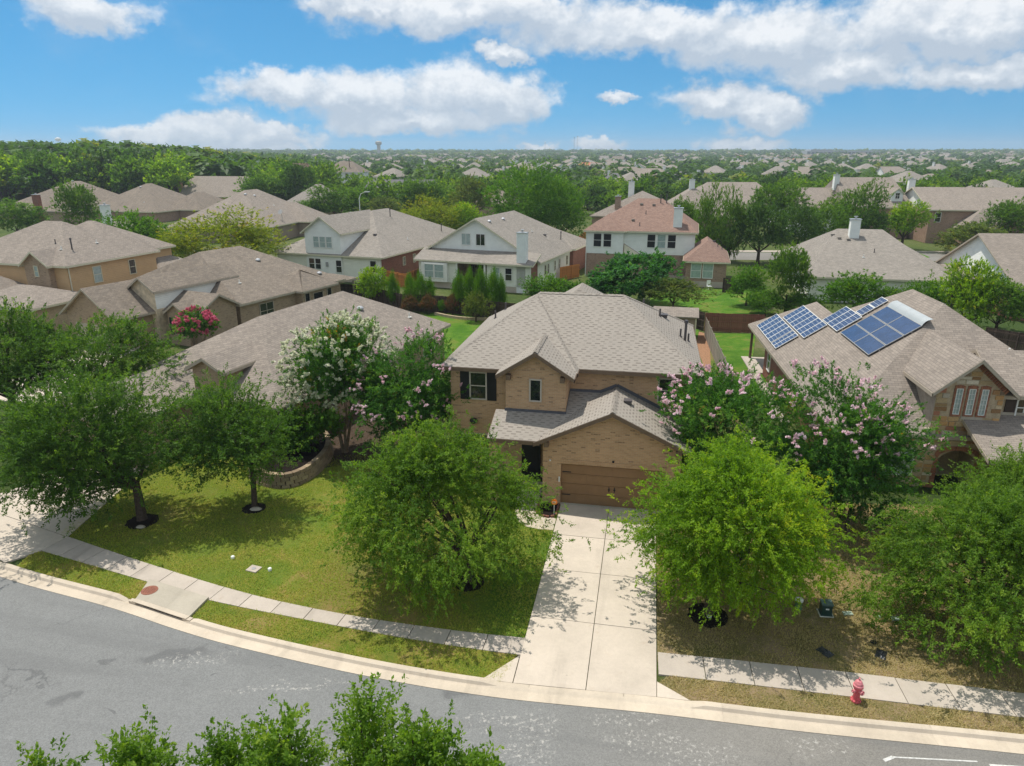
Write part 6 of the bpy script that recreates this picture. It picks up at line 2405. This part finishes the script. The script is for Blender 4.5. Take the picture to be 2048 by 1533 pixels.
for (k, px, half, top, foot, lab, nm, low) in MID:
    tpx(k, px, half, top, foot, lab, nm, 'shrub' if nm == 'shrub' else 'tree', None, low)

HEDGE = [('juniper', 788, 15, 548, 617, 'narrow juniper at the left end of the hedge'), ('juniper', 822, 18, 552, 620, 'juniper in the left clump of the hedge'), ('juniper', 842, 20, 550, 622, 'tallest juniper in the left clump of the hedge'), ('juniper', 862, 15, 560, 622, 'right juniper of the left clump of the hedge'),
         ('juniper', 918, 18, 548, 628, 'first juniper of the big central hedge clump'), ('juniper', 940, 20, 544, 630, 'second juniper of the big central hedge clump'), ('juniper', 962, 20, 541, 632, 'tallest juniper of the big central hedge clump'), ('juniper', 988, 22, 544, 634, 'right hand juniper of the big central hedge clump'), ('juniper', 1003, 13, 556, 634, 'last juniper of the hedge beside the dark fence'),
         ('red', 822, 16, 590, 626, 'reddish shrub below the left junipers'), ('red', 858, 17, 588, 628, 'rusty shrub below the left junipers next to the green ball'), ('bright', 884, 10, 600, 628, 'small bright green ball shrub in the hedge bed'), ('red', 905, 15, 588, 630, 'deep red shrub left of the central junipers'), ('olive', 952, 26, 580, 644, 'rounded reddish green crape myrtle in front of the junipers'),
         ('red', 595, 16, 602, 628, 'small pink shrub behind the ridge of the left house')]
for (k, px, half, top, foot, lab) in HEDGE:
    tpx(k, px, half, top, foot, lab, 'juniper' if k == 'juniper' else 'shrub', 'shrub', 'back garden hedge plants', .0)

# woods and street trees further out: each a tree, same kinds copied
EXCL = [(-46, 148, 17), (-84, 182, 17), (-112, 180, 17), (-70, 121, 12), (-88, 226, 15), (-82, 275, 13), (-68, 305, 12), (-54, 204, 12), (-34, 226, 14), (58, 198, 17), (25, 160, 13), (40, 168, 13), (72, 153, 12), (92, 146, 16), (62, 80, 20), (42, 90, 14), (-20, 108, 18), (-2, 98, 16), (20, 105, 13), (100, 146, 15), (59, 154, 10)]
HOUSES_FAR = []


def house_spots():
    r = random.Random(5)
    out = []
    y = 205.0
    while y < 1750:
        step = r.uniform(30, 40) * (1 + y / 2600)
        x = -.80 * y
        while x < .80 * y:
            w = r.uniform(19, 26)
            k = x / y
            p = .46 if y > 350 else .45
            if k < -.27 and y < 420:
                p = 0.0
            elif k < -.27:
                p = .10
            elif k < -.05 and y < 420:
                p = .25
            if r.random() < p:
                ok = all((x - a) ** 2 + (y - b) ** 2 > (c + 12) ** 2 for a, b, c in EXCL)
                if ok:
                    out.append((x + r.uniform(-3, 3), y + r.uniform(-6, 6)))
            x += w
        y += step
    return out


def far_house_mesh(seed, rm, wm):
    r = random.Random(seed)
    w, d = r.uniform(13, 17), r.uniform(13, 17)
    ze = r.choice([3.2, 3.2, 5.6])
    zr = ze + r.uniform(3.0, 4.2)
    class T(House):
        def __init__(self):
            self.polys, self.walls, self.roof, self.trim = [], {}, MB(), MB()
            self.roofm, self.trimm = rm, m_trim_cream
    h = T()
    i = w * .45 if r.random() < .7 else 0
    h.block(-w / 2, w / 2, -d / 2, d / 2, ze, zr, 'x', i, w * .42, oh=.4, wall=wm)
    h.block(-w / 2 + 1, w * .05, -d / 2 - 3.4, 0, 3.2, 3.2 + (w * .55 - 1) * .3, 'y', 0 if r.random() < .6 else 3, 3, oh=.4, wall=wm)
    wb, wm_ = list(h.walls.values())[0]
    g = MB()
    for x in (w * .15, w * .32):
        g.box((x, -d / 2 + .36, ze - 1.6), (1.1, .12, 1.5))
    return h.roof.mesh('roof', [rm, m_trim_cream]), wb.mesh('wall', wm_), g.mesh('window', m_glass), ze, zr


SPOTS = house_spots()
VAR = [far_house_mesh(100 + i, rm, wm) for i, (rm, wm) in enumerate([(m_roof_tan, m_brick_mix), (m_roof_grey, m_side_cream), (m_roof_brown, m_brick_grey), (m_roof_tan, m_side_white), (m_roof_grey, m_brick_mix), (m_roof_dark, m_side_tan), (m_roof_tan, m_brick_grey), (m_roof_grey, m_side_white)])]
VLAB = ['tan roofed rosy brick house', 'grey roofed cream sided house', 'brown roofed grey brick house', 'tan roofed white sided house', 'grey roofed rosy brick house', 'dark roofed tan sided house', 'tan roofed grey brick house', 'grey roofed white sided house']
SPOTS.sort(key=lambda p: p[1])
CH = MB()
CH.box((0, 0, 0), (1.2, 1.0, 2.6))
CH.box((0, 0, 1.35), (1.4, 1.2, .12))
CH_ME = CH.mesh('chimney', m_side_white)
rh = random.Random(21)
for n, (x, y) in enumerate(SPOTS[:200]):
    vi = rh.randrange(len(VAR))
    roof, wall, win, ze, zr = VAR[vi]
    t = thing('distant_house', VLAB[vi] + ' among the distant trees', 'house', (x, y, terr(x, y) - .1), rh.uniform(-.5, .5) + rh.choice([0, 0, math.pi / 2]), 'distant suburban houses')
    for nm, me in (('roof', roof), ('wall', wall), ('window', win)):
        o = bpy.data.objects.new(nm, me)
        COL.objects.link(o)
        o.parent = t
    if rh.random() < .4:
        o = bpy.data.objects.new('chimney', CH_ME)
        COL.objects.link(o)
        o.parent = t
        o.location = (rh.uniform(-3, 3), rh.uniform(-1, 3), zr - .2)


def merge_far(spots):
    rm, wm = [], []
    r = random.Random(9)
    V, Fq, mi = [], [], []
    for (x, y) in spots:
        z = terr(x, y)
        w, d, ze = r.uniform(13, 18), r.uniform(10, 15), r.choice([3.2, 3.2, 5.8])
        zr = ze + r.uniform(2.6, 4)
        a = r.uniform(-.5, .5) + r.choice([0, math.pi / 2])
        i = w * r.choice([.0, .4, .4])
        c, s = math.cos(a), math.sin(a)
        b = len(V)
        pts = [(-w / 2, -d / 2, 0), (w / 2, -d / 2, 0), (w / 2, d / 2, 0), (-w / 2, d / 2, 0), (-w / 2, -d / 2, ze), (w / 2, -d / 2, ze), (w / 2, d / 2, ze), (-w / 2, d / 2, ze), (-w / 2 + i, 0, zr), (w / 2 - i, 0, zr)]
        V += [(x + p[0] * c - p[1] * s, y + p[0] * s + p[1] * c, z + p[2]) for p in pts]
        for q in ((0, 1, 5, 4), (1, 2, 6, 5), (2, 3, 7, 6), (3, 0, 4, 7)):
            Fq.append(tuple(b + k for k in q))
            mi.append(4 + r.randrange(2) if len(mi) % 4 == 0 else mi[-1] if mi and mi[-1] > 3 else 4)
        rmi = r.choice([0, 0, 1, 1, 2, 3])
        for q in ((4, 5, 9, 8), (6, 7, 8, 9), (5, 6, 9), (7, 4, 8)):
            Fq.append(tuple(b + k for k in q))
            mi.append(rmi)
    b = MB()
    b.v, b.f, b.mi = V, Fq, mi
    o = b.build('distant_houses', [m_roof_tan, m_roof_grey, m_roof_brown, m_roof_dark, m_side_cream, m_brick_mix])
    tag(o, 'far rows of small suburban houses below the horizon', 'houses', kind='stuff')


merge_far(SPOTS[200:])


def far_trees():
    r = np.random.default_rng(77)
    pts = []
    # near woods and street trees
    y = 150.0
    out = []
    hs = np.array(SPOTS)
    ex = np.array(EXCL)
    tries = 0
    N = 15000
    ys = np.sqrt(r.uniform(150 ** 2, 2900 ** 2, N * 3))
    ys = np.concatenate([ys, r.uniform(150, 900, N)])
    xs = r.uniform(-.82, .82, len(ys)) * ys
    o = np.argsort(ys)
    ys, xs = ys[o], xs[o]
    grid = {}
    for x, y in zip(xs, ys):
        k = x / y
        forest = k < -.25 and y < 900
        sp = (6.5 if forest else 8.0) * (1 + max(0, y - 500) / 1400)
        if y < 185 and not forest:
            continue
        if forest and y < 215:
            continue
        if (k > -.25) and r.random() < .30 and y < 600:
            continue
        if ((ex[:, 0] - x) ** 2 + (ex[:, 1] - y) ** 2 < (ex[:, 2] + 1) ** 2).any():
            continue
        d2 = (hs[:, 0] - x) ** 2 + (hs[:, 1] - y) ** 2
        if d2.min() < 11 ** 2:
            continue
        # keep the front of each house a little open so the roof shows
        near = (np.abs(hs[:, 0] - x * hs[:, 1] / y) < 9) & (hs[:, 1] - y > 0) & (hs[:, 1] - y < (45 if y < 420 else 24))
        if near.any() and r.random() < .86:
            continue
        gx, gy = int(x / sp), int(y / sp)
        if (gx, gy, int(sp)) in grid:
            continue
        grid[(gx, gy, int(sp))] = 1
        out.append((x, y, forest))
    return out


FT = far_trees()
r3 = random.Random(31)
N_IND = 215
for i, (x, y, forest) in enumerate(FT[:N_IND]):
    h = r3.uniform(8.5, 13.5) if forest else r3.uniform(5.0, 9.5)
    kind = r3.choice(['lo0', 'lo0', 'lo1', 'lo2', 'lo3', 'lo4'] if forest else ['lo0', 'lo1', 'lo2', 'lo2', 'lo3'])
    tl = {'lo0': 'mid green', 'lo1': 'dark green', 'lo2': 'light green', 'lo3': 'dull green', 'lo4': 'yellow green'}[kind]
    tree2(kind, x, y, h * r3.uniform(.42, .58), h, tl + (' leafy tree in the woods at the left beyond the houses' if forest else ' leafy tree among the distant houses'), 'woodland_tree' if forest else 'distant_tree', 'tree', 'trees of the left woods' if forest else 'trees among the distant houses', low=.05)


def far_wood(trees):
    r = np.random.default_rng(5)
    Vs, Ts = [], []
    tmpl = []
    for k, nq in ((0, 110), (1, 60), (2, 34)):
        row = []
        for j in range(4):
            d = r.normal(size=(nq, 3))
            d /= np.linalg.norm(d, axis=1, keepdims=True)
            d[:, 2] = np.abs(d[:, 2]) * 1.25 - .25
            ks = r.normal(size=(5, 3)) * 2.6
            f = .78 + .26 * np.mean(np.cos(d @ ks.T + r.uniform(0, 6, 5)), axis=1) * 2 + r.uniform(-.12, .08, nq)
            p = d * f[:, None]
            nrm = d + r.normal(size=(nq, 3)) * .45 + np.array([0, 0, .3])
            nrm /= np.linalg.norm(nrm, axis=1, keepdims=True)
            a = np.cross(nrm, r.normal(size=(nq, 3)))
            a /= np.linalg.norm(a, axis=1, keepdims=True)
            b = np.cross(nrm, a)
            s = np.array([.24, .32, .42])[k] * r.uniform(.7, 1.3, (nq, 1))
            Q = np.stack([p - a * s - b * s * .8, p + b * s * .9, p + a * s * 1.2 - b * s * .5], 1)
            row.append((Q, r.normal(0, .10, nq)))
        tmpl.append(row)
    for (x, y, forest) in trees:
        k = 0 if y < 520 else (1 if y < 1000 else 2)
        Q, tn = tmpl[k][r.integers(4)]
        h = r.uniform(7.0, 12.5) if forest else r.choice([r.uniform(3.2, 5.5), r.uniform(4.5, 7.5), r.uniform(6.5, 9.8)])
        big = (1 + max(0, y - 700) / 2600) * (r.uniform(.8, 1.7) if y > 1700 else 1)
        w = h * r.uniform(.5, .72) * big
        z0 = terr(x, y)
        sc = np.array([w, w, h * .55 * (1 + (big - 1) * .4)])
        Vs.append(Q * sc + np.array([x, y, z0 + h * .48]))
        Ts.append(np.clip(tn + r.choice([.2, .35, .45, .55, .7, .95], p=[.24, .26, .22, .15, .09, .04]), 0, 1))
    me = quads_mesh('far_woodland', np.concatenate(Vs), np.concatenate(Ts), m_leaf_far)
    o = bpy.data.objects.new('far_woodland', me)
    COL.objects.link(o)
    tag(o, 'far tree canopy running to the horizon between the distant houses', 'woodland', kind='stuff')


far_wood(FT[N_IND:])


# ------------------------------------------------------------------ landmarks on the horizon
def landmarks():
    def far_pt(px, y):
        return (px - 1024) / (F_PX / math.cos(PITCH)) * y, y
    # water tower: fluted stem and mushroom bowl
    y = 1750
    x, _ = far_pt(758, y)
    z0 = terr(x, y)
    t = thing('water_tower', 'grey mushroom shaped water tower on the horizon', 'water tower', (x, y, z0))
    b = MB()
    b.lathe((0, 0, 0), [(4.6, 0), (4.0, 18), (4.4, 24)], 16)
    b.build('stem', plain('tower_concrete', (.42, .41, .38), .8), t)
    b = MB()
    b.lathe((0, 0, 24), [(4.4, 0), (7.0, 2.5), (7.4, 5), (7.0, 8), (4.0, 9.2), (.5, 9.6)], 20)
    b.build('bowl', plain('tower_bowl', (.46, .45, .42), .7), t)
    y = 2300
    x, _ = far_pt(121, y)
    t = thing('water_tower', 'pale white water tower on legs at the far left horizon', 'water tower', (x, y, terr(x, y)))
    b = MB()
    b.lathe((0, 0, 30), [(1, 0), (7, 2), (9, 6), (7, 10), (.5, 12)], 18)
    b.build('bowl', m_side_white, t)
    for k in range(6):
        a = k * math.pi / 3
        b = MB()
        b.tube([(8 * math.cos(a), 8 * math.sin(a), 0), (6.6 * math.cos(a), 6.6 * math.sin(a), 33)], .5, 6)
        b.build('leg', m_side_white, t)
    for px, h, lab in ((1090, 30, 'lone light mast on the horizon left of the pair'), (1148, 40, 'left mast of the pair on the horizon'), (1154, 42, 'right mast of the pair on the horizon')):
        y = 1500
        x, _ = far_pt(px, y)
        t = thing('light_mast', lab, 'mast', (x, y, terr(x, y) - 1))
        b = MB()
        b.tube([(0, 0, 0), (0, 0, h)], [.42, .3], 6)
        b.build('pole', m_mast, t)
        b = MB()
        b.box((0, 0, h), (3.0, .6, 1.0))
        b.build('lamp_head', m_mast, t)
    y = 1500
    x0, _ = far_pt(1614, y)
    x1, _ = far_pt(1760, y)
    t = thing('long_building', 'long low pale grey building on the right horizon', 'building', ((x0 + x1) / 2, y, terr(x0, y)))
    L = x1 - x0
    b = MB()
    b.box((0, 15, 6.5), (L, 30, 13))
    b.box((-L * .3, 15, 14), (L * .3, 30, 2.5))
    b.build('wall', plain('grey_panel', (.42, .43, .44), .7), t)
    for k in range(18):
        b = MB()
        b.box((-L / 2 + (k + .5) * L / 18, -.05, 8.5), (L / 18 * .7, .3, 3))
        b.build('window', m_glass, t)
    for px, w, y, lab in ((1180, 48, 640, 'low white house with orange tiled roof in the distance'), (1484, 32, 1250, 'orange roofed building on the horizon'), (1606, 44, 900, 'long orange roofed building in the right distance')):
        x, _ = far_pt(px, y)
        k = y / (F_PX / math.cos(PITCH))
        W = w * k * 1.15
        t = thing('tiled_house', lab, 'house', (x, y, terr(x, y)))
        b = MB()
        b.box((0, 0, 2.6), (W * .9, 10, 5.2))
        b.build('wall', m_side_white, t)
        b = MB()
        h = 3.2
        A = [(-W / 2, -6, 5.0), (W / 2, -6, 5.0), (W / 2, 6, 5.0), (-W / 2, 6, 5.0)]
        r0, r1 = (-W / 2 + 5, 0, 5 + h), (W / 2 - 5, 0, 5 + h)
        for P in ([A[0], A[1], r1, r0], [A[2], A[3], r0, r1], [A[1], A[2], r1], [A[3], A[0], r0], list(reversed(A))):
            b.poly(P)
        b.build('roof', m_tile, t)
        for q in range(4):
            b = MB()
            b.box((-W * .35 + q * W * .23, -5.02, 2.4), (1.6, .1, 1.8))
            b.build('window', m_glass, t)
    # street lamp and poles
    x, y, _ = at(722, 455)
    t = thing('street_lamp', 'white street lamp with curved arm above the rear trees', 'street lamp', (x, y, 0), .3)
    b = MB()
    b.tube([(0, 0, 0), (0, 0, 6.4), (.4, 0, 7.4), (1.4, 0, 7.9)], [.12, .09, .07, .05], 8)
    b.build('pole', m_white, t)
    b = MB()
    b.box((1.9, 0, 7.88), (1.1, .4, .2))
    b.build('lamp_head', m_white, t)
    for px, y, h, lab in ((455, 330, 14, 'wooden utility pole near the maroon roofed house'), (697, 300, 14, 'utility pole with crossarm right of the pale two storey house'), (556, 250, 13, 'utility pole right of the maroon roofed house')):
        x = (px - 1024) / (F_PX / math.cos(PITCH)) * y
        t = thing('utility_pole', lab, 'utility pole', (x, y, terr(x, y)))
        b = MB()
        b.tube([(0, 0, 0), (0, 0, h)], [.18, .13], 6)
        b.build('pole', m_bark, t)
        b = MB()
        b.box((0, 0, h - .8), (2.6, .14, .16))
        b.build('crossarm', m_bark, t)
    b = MB()
    p0, p1 = (-150, 172, 11.5), (-88, 158, 9.4)
    pts = []
    for k in range(13):
        t_ = k / 12
        pts.append((p0[0] + (p1[0] - p0[0]) * t_, p0[1] + (p1[1] - p0[1]) * t_, p0[2] + (p1[2] - p0[2]) * t_ - 1.4 * 4 * t_ * (1 - t_)))
    b.tube(pts, .04, 4)
    tag(b.build('power_line', m_black), 'thin black power line at the far left above the trees', 'power line')


m_mast = plain('pale_mast', (.50, .52, .54), .6)
m_tile = plain('orange_tile', (.48, .17, .09), .8, .2, 1.0)
landmarks()


# ------------------------------------------------------------------ haze
def haze():
    b = MB()
    b.box((0, 1200, 36), (6400, 6200, 78))
    o = b.build('haze', None)
    o.data.materials.clear()
    m = bpy.data.materials.new('haze_air')
    m.use_nodes = True
    t = NT(m.node_tree)
    v = t.n('ShaderNodeVolumePrincipled', {'Color': (.80, .90, 1.0, 1), 'Density': HAZE_DENSITY, 'Anisotropy': .2})
    t.n('ShaderNodeOutputMaterial', {1: v.outputs[0]})
    o.data.materials.append(m)
    tag(o, 'thin blue summer haze over the distant suburb', 'haze', kind='stuff')


HAZE_DENSITY = 0.00024
haze()
